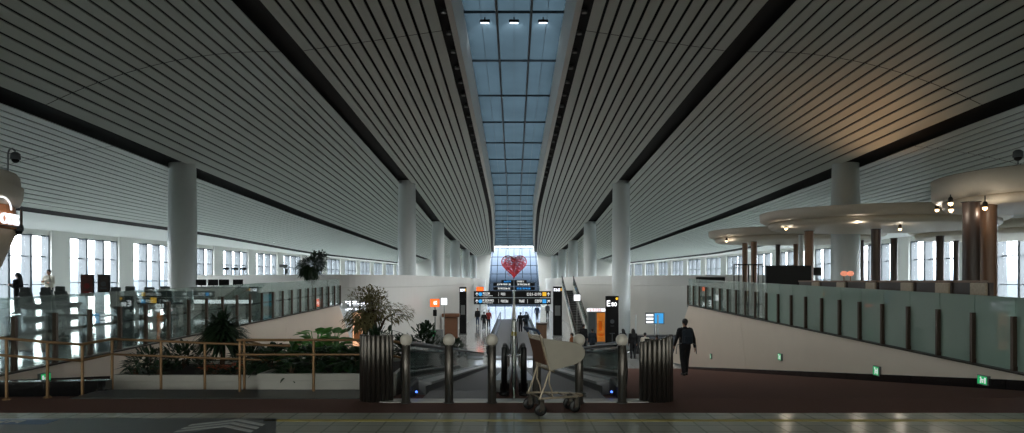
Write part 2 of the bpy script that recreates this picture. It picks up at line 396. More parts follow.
# ------------------------------------------------------------------ side walls and windows
DIR = Vector((2.9, 24.7, 0)).normalized()
def wl(side, y, v, z):   # a point on the side wall at depth y, v outward
    n = Vector((-DIR.y, DIR.x, 0)); p = Vector((-wall_x(y), y, 0)) + n * v
    return Vector((p.x * -side if side > 0 else p.x, p.y, z))
def wbox(mb, side, ya, yb, va, vb, za, zb):
    q = [wl(side, ya, va, za), wl(side, yb, va, za), wl(side, yb, vb, za), wl(side, ya, vb, za), wl(side, ya, va, zb), wl(side, yb, va, zb), wl(side, yb, vb, zb), wl(side, ya, vb, zb)]
    mb.hexa(q if side < 0 else [q[1], q[0], q[3], q[2], q[5], q[4], q[7], q[6]])
nwin = 0
starts = [43.6 + 6 * k for k in range(-3, 13)]
for side, nm in ((-1, 'left'), (1, 'right')):
    w = MB(); wbox(w, side, Y0, starts[0], 0, 0.5, -1, 5.6)
    for k, y in enumerate(starts):
        wbox(w, side, y + 4.5, (y + 6) if k < len(starts) - 1 else Y1 + 1, -0.15, 0.5, -1, 5.6)
        wbox(w, side, y, y + 4.5, 0, 0.5, 4.45, 5.6); wbox(w, side, y, y + 4.5, 0, 0.5, -1.0, mezz_z(y) + 0.03)
    struct('wall_' + nm, w, M['wall'])
    for k, y in enumerate(starts):
        nwin += 1; zb = mezz_z(y) + 0.03
        fr = MB()
        for a in (1.42, 2.94): wbox(fr, side, y + a, y + a + 0.16, -0.1, 0.5, zb, 4.45)
        for a in (0.0, 4.42): wbox(fr, side, y + a, y + a + 0.08, 0.0, 0.5, zb, 4.45)
        o = struct('window_%d' % nwin, fr, M['fin'])
        tr = MB(); wbox(tr, side, y, y + 4.5, 0.2, 0.26, 3.1, 3.17); wbox(tr, side, y, y + 4.5, 0.2, 0.26, 4.38, 4.45); tr.build('transom', M['mull'], o)
        gr = MB(); gr.cyl(wl(side, y, 0.05, mezz_z(y) + 0.95), wl(side, y + 4.5, 0.05, mezz_z(y) + 0.95), 0.03, n=6); gr.build('guard_rail', M['mull'], o)
        for a, b in ((0.08, 1.42), (1.58, 2.94), (3.1, 4.42)):
            p = MB(); wbox(p, side, y + a, y + b, 0.22, 0.24, zb, 4.42); p.build('pane', M['pane'], o)
# end wall with a tapering glazed opening
EW = 121.0; zt = 7.6
ew = MB()
for s in (-1, 1):
    ew.hexa([(s * 4.75, EW, -2.9), (s * 30, EW, -2.9), (s * 30, EW + .4, -2.9), (s * 4.75, EW + .4, -2.9), (s * 3.95, EW, zt), (s * 30, EW, zt), (s * 30, EW + .4, zt), (s * 3.95, EW + .4, zt)])
ew.span((-30, EW, zt), (30, EW + .4, 10.5)); struct('wall_end', ew, M['wall'])
g = MB()
for x in (-4.2, -3.1, -1.55, 0, 1.55, 3.1, 4.2):
    s = 1 if x > 0 else -1
    g.hexa([(x * 1.05 - .05, EW, -2.9), (x * 1.05 + .05, EW, -2.9), (x * 1.05 + .05, EW + .2, -2.9), (x * 1.05 - .05, EW + .2, -2.9), (x * .9 - .05, EW, zt), (x * .9 + .05, EW, zt), (x * .9 + .05, EW + .2, zt), (x * .9 - .05, EW + .2, zt)])
for k in range(7): g.span((-4.7, EW + .03, -1.6 + 1.5 * k - .05), (4.7, EW + .17, -1.6 + 1.5 * k + .05))
o = struct('window_%d' % (nwin + 1), g, M['mull'])
MB().hexa([(-4.75, EW + .1, -2.9), (4.75, EW + .1, -2.9), (4.75, EW + .12, -2.9), (-4.75, EW + .12, -2.9), (-3.95, EW + .1, zt), (3.95, EW + .1, zt), (3.95, EW + .12, zt), (-3.95, EW + .12, zt)]).build('pane', M['pane_end'], o)
wb = MB(); wb.span((-36, Y0 - .3, -1), (36, Y0, BACK[0])); wb.span((-36, Y0 - .3, BACK[1]), (36, Y0, 10.5))
for k in range(13): wb.span((-36 + 6 * k - .5, Y0 - .3, BACK[0]), (-36 + 6 * k + .5, Y0, BACK[1]))
struct('wall_back', wb, M['warmwall'])
bw = MB()
for k in range(36): bw.span((-35.5 + 2 * k - .05, Y0 - .2, BACK[0]), (-35.5 + 2 * k + .05, Y0 - .1, BACK[1]))
o = struct('window_%d' % (nwin + 2), bw, M['mull'])  # unseen glazing added behind the camera to light the foreground
MB().span((-36, Y0 - .16, BACK[0]), (36, Y0 - .14, BACK[1])).build('pane', M['pane_back_fill'], o)


# ------------------------------------------------------------------ floors
struct('floor', MB().span((-36, Y0, -.3), (36, 8.54, 0)), M['tile'])
cp = MB()
cp.span((-8.8, 8.54, -.3), (8.8, 9.6, 0.0))
cp.hexa([(-8.8, 9.6, -.3), (8.8, 9.6, -.3), (8.8, 35.5, -3.2), (-8.8, 35.5, -3.2), (-8.8, 9.6, 0), (8.8, 9.6, 0), (8.8, 35.5, -2.9), (-8.8, 35.5, -2.9)])
struct('floor_carpet', cp, M['carpet'])
struct('floor_lower', MB().span((-30, 35.5, -3.2), (30, 121.5, -2.9)), M['lower'])
LW = [(8.54, 9.05), (36, 9.05), (36.4, 9.3), (38, 7.9), (41, 6.7), (43, 6.0), (48, 5.8), (55, 5.5), (65, 5.2), (75, 5.0), (121.5, 5.0)]
RW = [(8.54, 9.05), (38.5, 9.05), (39, 12.0), (47, 12.0), (49.5, 9.0), (53, 7.3), (58, 6.4), (64, 6.0), (78, 5.7), (121.5, 5.6)]
def slab(name, side, prof):
    m = MB(); ys = sorted(set([p[0] for p in prof] + [10.5, 20, 30, 60.5, 90]))
    for a, b in zip(ys, ys[1:]):
        xa, xb = lerp(prof, a) + (.7 if a > 38 else 0), lerp(prof, b) + (.7 if b > 38 else 0); wa, wb = wall_x(a) + .6, wall_x(b) + .6; za, zb = mezz_z(a), mezz_z(b)
        q = [(xa, a, za - .3), (wa, a, za - .3), (wb, b, zb - .3), (xb, b, zb - .3), (xa, a, za), (wa, a, za), (wb, b, zb), (xb, b, zb)]
        if side < 0: q = [(-x, y, z) for x, y, z in q]; q = [q[1], q[0], q[3], q[2], q[5], q[4], q[7], q[6]]
        m.hexa(q)
    struct(name, m, M['mezz'])
slab('floor_upper_left', -1, LW); slab('floor_upper_right', 1, RW)

# ramp side walls carrying the balustrades, with their plinths
def ramp_wall(side, nm):
    w = MB(); X = 8.8 * side
    def fr(u, v, t): return Vector((X + side * t * .25, u, v))
    for a, b in ((9.0, 26.6), (26.62, None)):
        if b: poly = [(a, ramp_z(a) - .2), (b - .9, ramp_z(b) - .2), (b, mezz_z(b)), (10.5, 0), (a, 0)]
        else: poly = [(a - .9, ramp_z(a) - .2), (38.4, -2.9), (34.4, mezz_z(34.4)), (a, mezz_z(a))]
        if side < 0: poly = poly[::-1]
        w.prism(poly, .25, fr)
    struct('wall_ramp_' + nm, w, M['warmwall'])
    p = MB(); ys = [9.3 + k * 2.9 for k in range(10)]
    for a, b in zip(ys, ys[1:]):
        h = lambda y: 0.19 - 0.003 * (y - 10)
        p.hexa([(X - side * .03, a, ramp_z(a) - .02), (X, a, ramp_z(a) - .02), (X, b - .015, ramp_z(b) - .02), (X - side * .03, b - .015, ramp_z(b) - .02),
                (X - side * .03, a, ramp_z(a) + h(a)), (X, a, ramp_z(a) + h(a)), (X, b - .015, ramp_z(b) + h(b)), (X - side * .03, b - .015, ramp_z(b) + h(b))])
    struct('baseboard_' + nm, p, M['plinth'])
    t = MB()
    for a, b in ((9.0, 10.5), (10.5, 34.4)): t.hexa([(X - .05, a, mezz_z(a)), (X + .05 + .2 * max(0, side), a, mezz_z(a)), (X + .05 + .2 * max(0, side), b, mezz_z(b)), (X - .05, b, mezz_z(b)),
            (X - .05, a, mezz_z(a) + .03), (X + .05 + .2 * max(0, side), a, mezz_z(a) + .03), (X + .05 + .2 * max(0, side), b, mezz_z(b) + .03), (X - .05, b, mezz_z(b) + .03)])
    struct('trim_%d' % (1 if side < 0 else 2), t, M['bronzedark'])
ramp_wall(-1, 'left'); ramp_wall(1, 'right')
# curved drum walls around the upper floor
def drum(nm, pts, top):
    w = MB(); rows = []
    P = []
    for (x0, y0), (x1, y1) in zip(pts, pts[1:]):
        for k in range(6): P.append((x0 + (x1 - x0) * k / 6, y0 + (y1 - y0) * k / 6))
    P.append(pts[-1])
    for _ in range(8): P = [P[0]] + [((a[0] + 2 * b[0] + c[0]) / 4, (a[1] + 2 * b[1] + c[1]) / 4) for a, b, c in zip(P, P[1:], P[2:])] + [P[-1]]
    rows = []
    for i, (x, y) in enumerate(P):
        a, b = P[max(0, i - 1)], P[min(len(P) - 1, i + 1)]; d = Vector((b[0] - a[0], b[1] - a[1])).normalized(); n = Vector((d.y, -d.x)) * (1 if nm == 'left' else -1)
        if n.x * (1 if nm == 'left' else -1) > 0: n = n
        q = lambda v, z: Vector((x - n.x * v, y - n.y * v, z))
        rows.append([q(0, -2.95), q(0, -2.75), q(-.02, -2.75), q(-.02, top - .72), q(-.05, top - .70), q(-.05, top), q(.25, top), q(.25, -2.95)])
    w.grid(rows, smooth=False); w.add(rows[0], [tuple(range(8))]); w.add(rows[-1], [tuple(range(7, -1, -1))])
    struct('wall_drum_' + nm, w, M['wall'])
drum('left', [(-20.0, 40.5), (-14, 38.2), (-9.4, 37.0), (-8, 38), (-6.7, 40.4), (-5.95, 44), (-5.7, 50), (-5.4, 57), (-5.2, 66), (-5.0, 76), (-5.0, 120)], 2.0)
drum('right', [(18, 45), (12, 47), (9, 49.5), (7.3, 53), (6.4, 58), (6.0, 64), (5.7, 78), (5.6, 120)], 2.05)

# columns
cpts = [(-14.9, 30.7, 0.6, 1), (14.9, 30.7, 0.6, 1)] + [(s * 6.9, 44 + 18 * k, .58, 0) for k in range(5) for s in (-1, 1)]
where = {44: 'nearest', 62: 'second', 80: 'third', 98: 'fourth', 116: 'farthest'}
for x, y, r, outer in cpts:
    top = strip(3 if outer else 2, y)[1] + .25
    zb = mezz_z(y) if (outer or y > 50 or x < 0) else -2.9
    side = 'left' if x < 0 else 'right'
    lab = ('thick round white column standing on the %s upper floor beside the %s' % (side, 'lounge chairs' if x < 0 else 'round canopies')) if outer else \
        '%s round white column of the inner row on the %s' % (where[y], side)
    t = thing('column', lab, 'column', (x, y, zb), 0, 'inner row columns' if not outer else 'outer columns')
    MB().lathe([(r, 0), (r, (top - zb) * .7), (r * .93, top - zb)], n=40).build('shaft', M['column'], t)
    MB().lathe([(r + .02, 0), (r + .02, .12), (r, .13)], n=40).build('base_ring', M['steel'], t)
# ------------------------------------------------------------------ glass balustrades on the ramp walls
def balustrade(side):
    X = 8.9 * side; nm = 'left' if side < 0 else 'right'
    t = thing('glass_balustrade', ('clear glass balustrade with bronze posts along the left upper floor' if side < 0 else 'frosted green glass balustrade with bronze posts above the right ramp wall'), 'balustrade', (X, 11, mezz_z(11)))
    y = 11.02; k = 0
    while y < 34:
        b = y + 1.08; za, zb = mezz_z(y) + .032, mezz_z(b) + .032; h = 1.30
        m = MB(); m.hexa([(X - .008, y + .01, za), (X + .008, y + .01, za), (X + .008, b - .01, zb), (X - .008, b - .01, zb), (X - .008, y + .01, za + h), (X + .008, y + .01, za + h), (X + .008, b - .01, zb + h), (X - .008, b - .01, zb + h)])
        fro = side > 0 and y < 23.5
        m.build('glass_panel', M['glass_frost'] if fro else M['glass_bal'], t, world=True)
        p = MB(); z = za
        p.span((X - side * .085, b - .035, z), (X - side * .012, b + .035, z + .98)); p.span((X - side * .05, b - .05, z), (X - side * .012, b + .05, z + .10))
        p.build('post', M['postbrown'], t, world=True)
        y = b; k += 1
    if side < 0:   # inner handrail on the floor side
        r = MB(); r.tube([(X - .12, 11.1, mezz_z(11.1) + .62), (X - .12, 22, mezz_z(22) + .62), (X - .12, 34, mezz_z(34) + .62)], .03); 
        for yy in range(12, 34, 3): r.cyl((X, yy + .1, mezz_z(yy) + .6), (X - .12, yy + .1, mezz_z(yy) + .62), .012)
        r.build('handrail', M['bronzedark'], t, world=True)
balustrade(-1); balustrade(1)

# ------------------------------------------------------------------ floor strips, tactile line, floor graphic
t = thing('tactile_strip', 'yellow guiding strip set in the tile floor in front of the carpet', 'floor strip', (0, 8.35, 0))
m = MB(); m.span((-2.95, 8.03, 0), (8.5, 8.13, .004))
m.build('strip', M['yellow'], t, world=True)
t = thing('floor_sticker', 'grey floor graphic with white chevrons at the lower left of the tiles', 'floor graphic', (-5, 7.9, 0))
MB().hexa([(-9.5, 7.3, .001), (-2.55, 7.3, .001), (-2.85, 8.2, .001), (-9.5, 8.2, .001), (-9.5, 7.3, .004), (-2.55, 7.3, .004), (-2.85, 8.2, .004), (-9.5, 8.2, .004)]).build('mat', M['matgrey'], t, world=True)
m = MB()
for k in range(3):
    for s in (-1, 1):
        x0, y0 = -3.28, 8.10 - k * .17
        a = (x0, y0); b = (x0 + (.42 if s > 0 else -.42), y0 - .30)
        q = [(a[0], a[1] - .045, .004), (b[0], b[1] - .045, .004), (b[0], b[1] + .045, .004), (a[0], a[1] + .045, .004)]
        if s < 0: q = q[::-1]
        m.hexa(q + [(p[0], p[1], .007) for p in q])
m.build('chevron', M['chev'], t, world=True)
m = MB()
for x0, x1, y0, y1 in ((-7.2, -5.4, 7.85, 8.1), (-9.3, -8.4, 7.5, 8.0)): m.span((x0, y0, .004), (x1, y1, .007))
m.build('blue_patch', M['blue_ink'], t, world=True)
m = glyphs(MB(), lambda u, v, w: Vector((u, v, w)), -6.9, -5.7, 7.9, 8.04, 6, 3); m.build('lettering', M['chev'], t, world=True)

m = MB(); m.span((-1.72, 9.25, 0), (1.72, 9.52, .012))
for s in (-1, 1):   # curved ends of the threshold
    pts = [(s * 1.72, 9.25), (s * 1.86, 9.28), (s * 1.98, 9.38), (s * 2.05, 9.58), (s * 1.86, 9.58), (s * 1.8, 9.53), (s * 1.72, 9.52)]
    if s < 0: pts = pts[::-1]
    m.prism(pts, .012, lambda u, v, w: Vector((u, v, w)))
tag(m.build('threshold_plate', M['steelwhite']), 'pale metal threshold strip across the foot of the walkways', 'floor plate')
struct('trim_3', MB().span((-6.2, 9.55, -.3), (-1.9, 10.3, .014)), M['kerb'])
tag(MB().hexa([(-8.75, 9.75, -.2), (-6.1, 10.2, -.2), (-6.12, 10.4, -.2), (-8.75, 9.95, -.2), (-8.75, 9.75, .18), (-6.1, 10.2, .16), (-6.12, 10.4, .16), (-8.75, 9.95, .18)]).build('kerb', M['plinth']), 'low black glass kerb behind the brass railing at far left', 'kerb')

# ------------------------------------------------------------------ bollards with white ball tops
pos = [-1.46, -.88, -.30, .31, .88, 1.46]
labs = ['bronze bollard with white cap at the left end of the row', 'second bronze bollard from the left, in front of left walkway glass', 'bronze bollard with white cap left of the central glass gate',
        'bronze bollard half hidden behind the luggage trolley basket', 'bronze bollard at the rounded nose of the luggage trolley', 'bronze bollard at the right end, beside the fluted screen']
b0 = thing('bollard', labs[0], 'bollard', (pos[0], 9.24, .0), 0, 'bollards before the moving walkways')
MB().lathe([(.0, 0), (.075, 0), (.075, .012), (.058, .014), (.058, .77), (.062, .78), (.0, .79)], n=24).build('shaft', M['bronze'], b0)
kb = MB().lathe([(0, .76)] + [(.084 * cos(a), .852 + .084 * sin(a)) for a in [-1.15 + 2.72 * k / 10 for k in range(11)]], n=24); kb.build('white_cap', M['knob'], b0)
sl = MB()
for a in (-.35, .35): sl.box((sin(a) * .058, -cos(a) * .058, .4), (.008, .006, .78), a)
sl.build('groove', M['bronzedark'], b0)
for x, l in list(zip(pos, labs))[1:]: clone(b0, (x, 9.24, 0), 0, l)

# ------------------------------------------------------------------ fluted metal screens
def fluted(loc, n, label, side):
    t = thing('fluted_screen', label, 'metal screen', loc)
    for i in range(n):
        a = -1.25 + 2.3 * i / (n - 1); rr = .225
        x, y = sin(a) * rr, -cos(a) * rr + .1
        if side > 0: x = -x
        x *= side * side
        z1 = .90 if side < 0 else .90 - .012 * i
        MB().lathe([(0, 0), (.034, 0), (.034, z1), (.028, z1 + .012), (0, z1 + .012)], (x, y, 0), 14).build('tube', M['bronze'], t)
    c = MB()
    arc = [Vector((sin(-1.25 + 2.2 * i / 14) * .19 * (1 if side < 0 else -1), -cos(-1.25 + 2.2 * i / 14) * .19 + .1, 0)) for i in range(15)]
    c.grid([[p + Vector((0, 0, z)) for p in arc] for z in (0.01, .86)]); c.build('inner_sheet', M['bronzedark'], t)
fluted((-1.89, 9.42, .0), 9, 'curved fluted bronze screen of upright tubes left of the walkways', -1)
fluted((1.95, 9.4, .0), 9, 'curved fluted bronze screen of upright tubes right of the walkways', 1)

# ------------------------------------------------------------------ moving walkways going down the ramp
def walkway(side, label):
    XO, XI = side * 1.55, side * .15; t = thing('moving_walkway', label, 'moving walkway', (side * .85, 9.9, 0))
    ys = YS = [9.9, 10.6, 11.6, 13.5, 16, 20, 25, 30, 34.6]
    bl = MB(); w0, w1 = side * .36, side * 1.28
    bl.grid([[Vector((w0 + (w1 - w0) * k / 1, y, ramp_z(y) + .06)) for k in range(2)] for y in [10.3] + ys[2:]])
    for k in range(14):
        x = w0 + (w1 - w0) * (k + .5) / 14
        bl.grid([[Vector((x - .012, y, ramp_z(y) + .07)), Vector((x + .012, y, ramp_z(y) + .07))] for y in [10.3] + ys[2:]])
    bl.build('pallet_band', M['belt'], t, world=True)
    lp = MB(); lp.hexa([(min(w0, w1), 9.53, -.05), (max(w0, w1), 9.53, -.05), (max(w0, w1), 10.32, ramp_z(10.32) - .02), (min(w0, w1), 10.32, ramp_z(10.32) - .02), (min(w0, w1), 9.53, .012), (max(w0, w1), 9.53, .012), (max(w0, w1), 10.32, ramp_z(10.32) + .075), (min(w0, w1), 10.32, ramp_z(10.32) + .075)])
    lp.build('landing_plate', M['belt'], t, world=True)
    for X, inn, outer in ((XO, w1, True), (XI, w0, False)):
        ys = YS if outer else [11.3] + YS[2:]
        dk = MB(); lo, hi = min(inn, X + side * (.12 if outer else -.07)), max(inn, X + side * (.12 if outer else -.07))
        for a, b in zip(ys[1:] if outer else ys, ys[2:] if outer else ys[1:]):
            za, zb = ramp_z(a), ramp_z(b); h = .2
            dk.hexa([(lo, a, za - .05), (hi, a, za - .05), (hi, b, zb - .05), (lo, b, zb - .05), (lo, a, za + h), (hi, a, za + h), (hi, b, zb + h), (lo, b, zb + h)])
        dk.build('deck', M['deckmetal'], t, world=True)
        sk = MB(); e = inn - side * .01 if outer else inn + side * .01
        for a, b in zip(ys, ys[1:]):
            za, zb = ramp_z(a), ramp_z(b)
            sk.hexa([(min(e, inn), a, za), (max(e, inn), a, za), (max(e, inn), b, zb), (min(e, inn), b, zb), (min(e, inn), a, za + .16), (max(e, inn), a, za + .16), (max(e, inn), b, zb + .16), (min(e, inn), b, zb + .16)])
        sk.build('skirt', M['rubber'], t, world=True)
        H = .78
        for a, b in zip(ys, ys[1:]):
            g = MB(); za, zb = ramp_z(a) + .18, ramp_z(b) + .18
            g.hexa([(X - .006, a + .01, za), (X + .006, a + .01, za), (X + .006, b - .01, zb), (X - .006, b - .01, zb), (X - .006, a + .01, za + H - .22), (X + .006, a + .01, za + H - .22), (X + .006, b - .01, zb + H - .22), (X - .006, b - .01, zb + H - .22)])
            g.build('glass_side', M['glass_green'], t, world=True)
        path = [(X, y, ramp_z(y) + H) for y in ys[::-1]]
        c = Vector((X, ys[0], ramp_z(ys[0]) + .43)); path += [(X, c.y - sin(a) * (.36 if outer else .2), c.z + cos(a) * .35) for a in [pi * k / 8 for k in range(9)]][0:] + [(X, ys[0] + .5, ramp_z(ys[0]) + .06)]
        hr = MB(); hr.tube(path, .042, 10); hr.build('handrail', M['rubber'], t, world=True)
        nb = MB(); nb.rbox((X, 10.2 if outer else ys[0] - .12, ramp_z(ys[0]) + .06), (.15, .78 if outer else .14, .24), .03)
        nb.build('newel_base', M['rubber'], t, world=True)
    MB().ball((side * 1.40, 9.80, .06), .016).build('indicator_light', mat('blue_led', (70, 110, 255), .3, emit=2.5), t, world=True)
walkway(-1, 'left moving walkway descending behind the left bollards'); walkway(1, 'right moving walkway descending behind the luggage trolley')

for s, lab in ((-1, 'short black post left of the central glass gate'), (1, 'short black post right of the central glass gate')):
    t = thing('black_post', lab, 'post', (s * .147, 10.25, ramp_z(10.25) + .01)); MB().lathe([(0, .03), (.045, .03), (.045, .70), (.03, .73), (0, .735)], n=20).build('shaft', M['rubber'], t); MB().lathe([(0, 0), (.078, 0), (.078, .03), (.05, .06), (0, .06)], n=20).build('base_flange', M['rubber'], t)
t = thing('glass_gate', 'clear glass gate with steel post between the two walkways', 'gate', (0, 10.6, 0))
m = MB(); m.cyl((0, 10.6, ramp_z(10.6)), (0, 10.6, 1.02), .035, n=16); m.ball((0, 10.6, 1.03), .036); m.build('post', M['chrome'], t, world=True)
m = MB()
for s in (-1, 1): m.cyl((0, 10.6, .5), (s * .14, 10.6, .5), .014)
m.build('crossbar', M['chrome'], t, world=True)
MB().span((-.004, 9.4, .02), (.004, 10.56, .85)).build('glass_leaf', M['glass_bal'], t, world=True)
MB().cyl((0, 10.6, .80), (0, 10.6, .86), .042, n=12).build('yellow_band', M['yellow'], t, world=True)

# ------------------------------------------------------------------ brass railings and planters
def railing(label, posts, ends, dz):
    c = posts[0]; t = thing('brass_railing', label, 'railing', (c[0], c[1], 0))
    up = MB(); lo = MB()
    pts = ([ends[0]] if ends[0] else []) + posts + ([ends[1]] if ends[1] else [])
    up.tube([(x, y, z) for x, y, z in pts], .020, 10); up.build('top_rail', M['brass'], t, world=True)
    lo.tube([(x, y - .0, z - dz) for x, y, z in pts], .018, 10); lo.build('lower_rail', M['brass'], t, world=True)
    for x, y, z in posts:
        p = MB(); zb = min(0, ramp_z(y)); p.cyl((x, y + .03, zb), (x, y + .03, z - .0), .021, n=12); p.lathe([(0, 0), (.055, 0), (.055, .012), (.03, .03)], (x, y + .03, zb), 14)
        p.build('post', M['brass'], t, world=True)
rl = [(5, 338.5, 9.45), (46, 342, 9.62), (81, 344.5, 9.85), (111, 339, 10.5), (160, 341, 10.65), (204, 343, 10.75)]
railing('long brass railing running from the left edge past the black kerb', [tuple(at(*p)) for p in rl], (tuple(at(-60, 332, 9.2)), tuple(at(290, 346, 10.95))), .235)
fr_ = [(239, 340, 10.05), (313, 340, 10.1), (388, 340, 10.1)]
railing('straight brass railing in front of the white planter left of walkways', [tuple(at(*p)) for p in fr_], (tuple(at(237, 340, 10.05)), tuple(at(401, 343, 10.0))), .215)
rl2 = [(243.5, 339.5, 10.5), (262, 345, 11.6)]
railing('short brass railing returning between the two white planters', [tuple(at(*p)) for p in rl2], (None, tuple(at(300, 345, 12.2))), .22)

def planter(label, x0, x1, y0, y1, z, zb):
    t = thing('planter', label, 'planter', (x0, y0, zb))
    b = MB(); th = .06
    b.span((x0, y0, zb), (x1, y0 + th, z)); b.span((x0, y1 - th, zb), (x1, y1, z)); b.span((x0, y0 + th, zb), (x0 + th, y1 - th, z)); b.span((x1 - th, y0 + th, zb), (x1, y1 - th, z))
    b.span((x0 - .015, y0 - .015, z - .05), (x1 + .015, y0, z))
    b.span((x0 - .015, y0 - .015, z - .115), (x1 + .015, y0, z - .105))
    b.build('box', M['planter'], t, world=True)
    MB().span((x0 + th, y0 + th, zb + .05), (x1 - th, y1 - th, z - .05)).build('soil', M['soil'], t, world=True)
planter('long white planter behind the straight brass railing', -3.86, -1.78, 10.32, 12.4, .25, -.35)
planter('white planter left of the short brass railing', -6.45, -4.02, 10.95, 12.9, .14, -.4)
def bed(label, x0, x1, y0, y1, h):
    t = thing('garden_bed', label, 'planter', (x0, y0, ramp_z(y0)))
    za, zb = ramp_z(y0), ramp_z(y1)
    MB().hexa([(x0, y0, za), (x1, y0, za), (x1, y1, zb), (x0, y1, zb), (x0, y0, za + h), (x1, y0, za + h), (x1, y1, zb + h), (x0, y1, zb + h)]).build('box', M['planter'], t, world=True)
    MB().hexa([(x0 + .06, y0 + .06, za + h - .02), (x1 - .06, y0 + .06, za + h - .02), (x1 - .06, y1 - .06, zb + h - .02), (x0 + .06, y1 - .06, zb + h - .02), (x0 + .06, y0 + .06, za + h + .02), (x1 - .06, y0 + .06, za + h + .02), (x1 - .06, y1 - .06, zb + h + .02), (x0 + .06, y1 - .06, zb + h + .02)]).build('soil', M['soil'], t, world=True)
bed('wide sloping white bed holding the olive tree', -6.2, -1.95, 13.1, 18.0, .5)
bed('narrow sloping bed beside the left walkway glass', -3.2, -1.95, 18.1, 30, .5)

# ------------------------------------------------------------------ plants
def leaf(mb, p, d, L, W, droop=.3, seg=3, up=Vector((0, 0, 1))):
    d = d.normalized(); s = d.cross(up); s = s.normalized() if s.length > 1e-3 else Vector((1, 0, 0)); rows = []
    for k in range(seg + 1):
        u = k / seg; c = p + d * L * u + Vector((0, 0, -droop * L * u * u)); w = W * (sin(pi * min(.98, .12 + u * .86)) ** .8) * .5
        n = s.cross(d).normalized() * (-w * .25)
        rows.append([c - s * w + n * 1, c, c + s * w + n * 1])
    mb.grid(rows)
def shell(rd, r, squash=1.0, bottom=-.4):
    while True:
        v = Vector((rd.uniform(-1, 1), rd.uniform(-1, 1), rd.uniform(bottom, 1)))
        if .25 < v.length <= 1: return Vector((v.x * r[0], v.y * r[1], v.z * r[2]))
def bush(name, label, loc, r, n, L, W, m, seed, stem=.25, droop=.35, group=None, cat='plant', stems=5, lobes=1):
    rd = random.Random(seed); t = thing(name, label, cat, loc, 0, group); fo = MB(); st = MB(); c = Vector((0, 0, stem + r[2] * .45))
    hubs = [Vector((rd.uniform(-.6, .6) * r[0], rd.uniform(-.6, .6) * r[1], rd.uniform(-.2, .5) * r[2])) for _ in range(lobes)] if lobes > 1 else [Vector((0, 0, 0))]
    for i in range(n):
        h = hubs[i % len(hubs)]; k = 1.0 if lobes == 1 else .55
        v = shell(rd, r) * k + h; d = (v - h * .6 + Vector((rd.uniform(-.3, .3), rd.uniform(-.3, .3), rd.uniform(-.1, .5))) * max(r)).normalized()
        leaf(fo, c + v, d, L * rd.uniform(.7, 1.25), W * rd.uniform(.7, 1.2), droop * rd.uniform(.4, 1.4))
    for i in range(stems):
        v = shell(rd, r, bottom=.1) * .7
        st.tube([(v.x * .1, v.y * .1, 0), (v.x * .35, v.y * .35, stem), tuple(c + v)], [.022, .016, .006], 6)
    fo.build('foliage', M[m], t); st.build('stem', M['bark'], t); return t
def palm(name, label, loc, n, L, W, m, seed, trunk, spread=1.0, droop=.6, up=.5):
    rd = random.Random(seed); t = thing(name, label, 'plant', loc); fo = MB()
    for i in range(n):
        a = rd.uniform(0, 2 * pi); e = rd.uniform(-.35, 1.35) * up + .15
        d = Vector((cos(a) * cos(e), sin(a) * cos(e), sin(e))); leaf(fo, Vector((cos(a) * .03, sin(a) * .03, trunk + rd.uniform(-.2, .15))), d, L * rd.uniform(.75, 1.1), W, droop * rd.uniform(.5, 1.2), 5)
    fo.build('foliage', M[m], t); MB().tube([(0, 0, 0), (.02, .01, trunk * .5), (0, 0, trunk + .05)], [.05, .04, .035], 8).build('trunk', M['bark'], t); return t
z1 = .09; z2 = .20
palm('dracaena', 'large dark spiky plant with narrow leaves behind the left planter', (at(222, 0, 12.3).x, 12.3, z1), 700, .52, .055, 'leafblack', 11, .62, up=1.15)
palm('low_fern', 'low dark fern at the left end of the left planter', (at(133, 0, 11.2).x, 11.25, z1), 60, .30, .045, 'leafblack', 12, .05, up=.7, droop=.7)
bush('trailing_plant', 'small trailing plant hanging over the left planter rim', (at(157, 0, 11.05).x, 11.1, z1), (.12, .1, .16), 70, .1, .05, 'leafblack', 13, .02)
for i, (px, d, rx, rz, lab) in enumerate([(150, 12.0, .42, .20, 'low dark shrub behind the low fern in left planter'), (182, 12.2, .45, .26, 'dark shrub left of the spiky plant'), (250, 12.3, .36, .22, 'dark shrub right of the spiky plant')]):
    bush('shrub', lab, (at(px, 0, d).x, d, z1), (rx, .35, rz), 260, .16, .055, 'leafblack', 20 + i, .05, group='shrubs in the left planter')
for i, (px, lab) in enumerate([(214, 'orange flowering plant left of the pair under the spiky plant'), (236, 'orange flowering plant right of the pair under the spiky plant')]):
    t = bush('flowering_plant', lab, (at(px, 0, 11.3).x, 11.3, z1), (.26, .18, .10), 90, .1, .05, 'leafblack', 30 + i, .02, group='orange flowers')
    rd = random.Random(40 + i); f = MB()
    for k in range(45):
        v = shell(rd, (.26, .18, .11), bottom=.1); p = Vector((0, 0, .09)) + v
        for q in range(4): leaf(f, p, Vector((cos(q * 1.57 + k), sin(q * 1.57 + k), .5)), .045, .03, .2, 2)
    f.build('petals', M['flower'], t)
hedge = [(270, 'leftmost leafy dark plant in the long white planter'), (292, 'second leafy dark plant in the long white planter'), (315, 'third leafy dark plant in the long white planter'), (338, 'fourth leafy dark plant in the long white planter'), (357, 'rightmost leafy dark plant in the long white planter')]
for i, (px, lab) in enumerate(hedge):
    d = 11.0 + .25 * (i % 2)
    bush('leafy_plant', lab, (at(px, 0, d).x, d, z2), (.30, .34, .24), 120, .17, .12, 'leaf' if i % 2 else 'leafblack', 50 + i, .04, .5, 'leafy plants in the long planter')
bush('leafy_plant', 'leafy plant drooping over the front rim of the long white planter', (at(291, 0, 10.5).x, 10.48, .2), (.2, .1, .16), 60, .13, .09, 'leafblack', 59, .02, .8, 'leafy plants in the long planter')
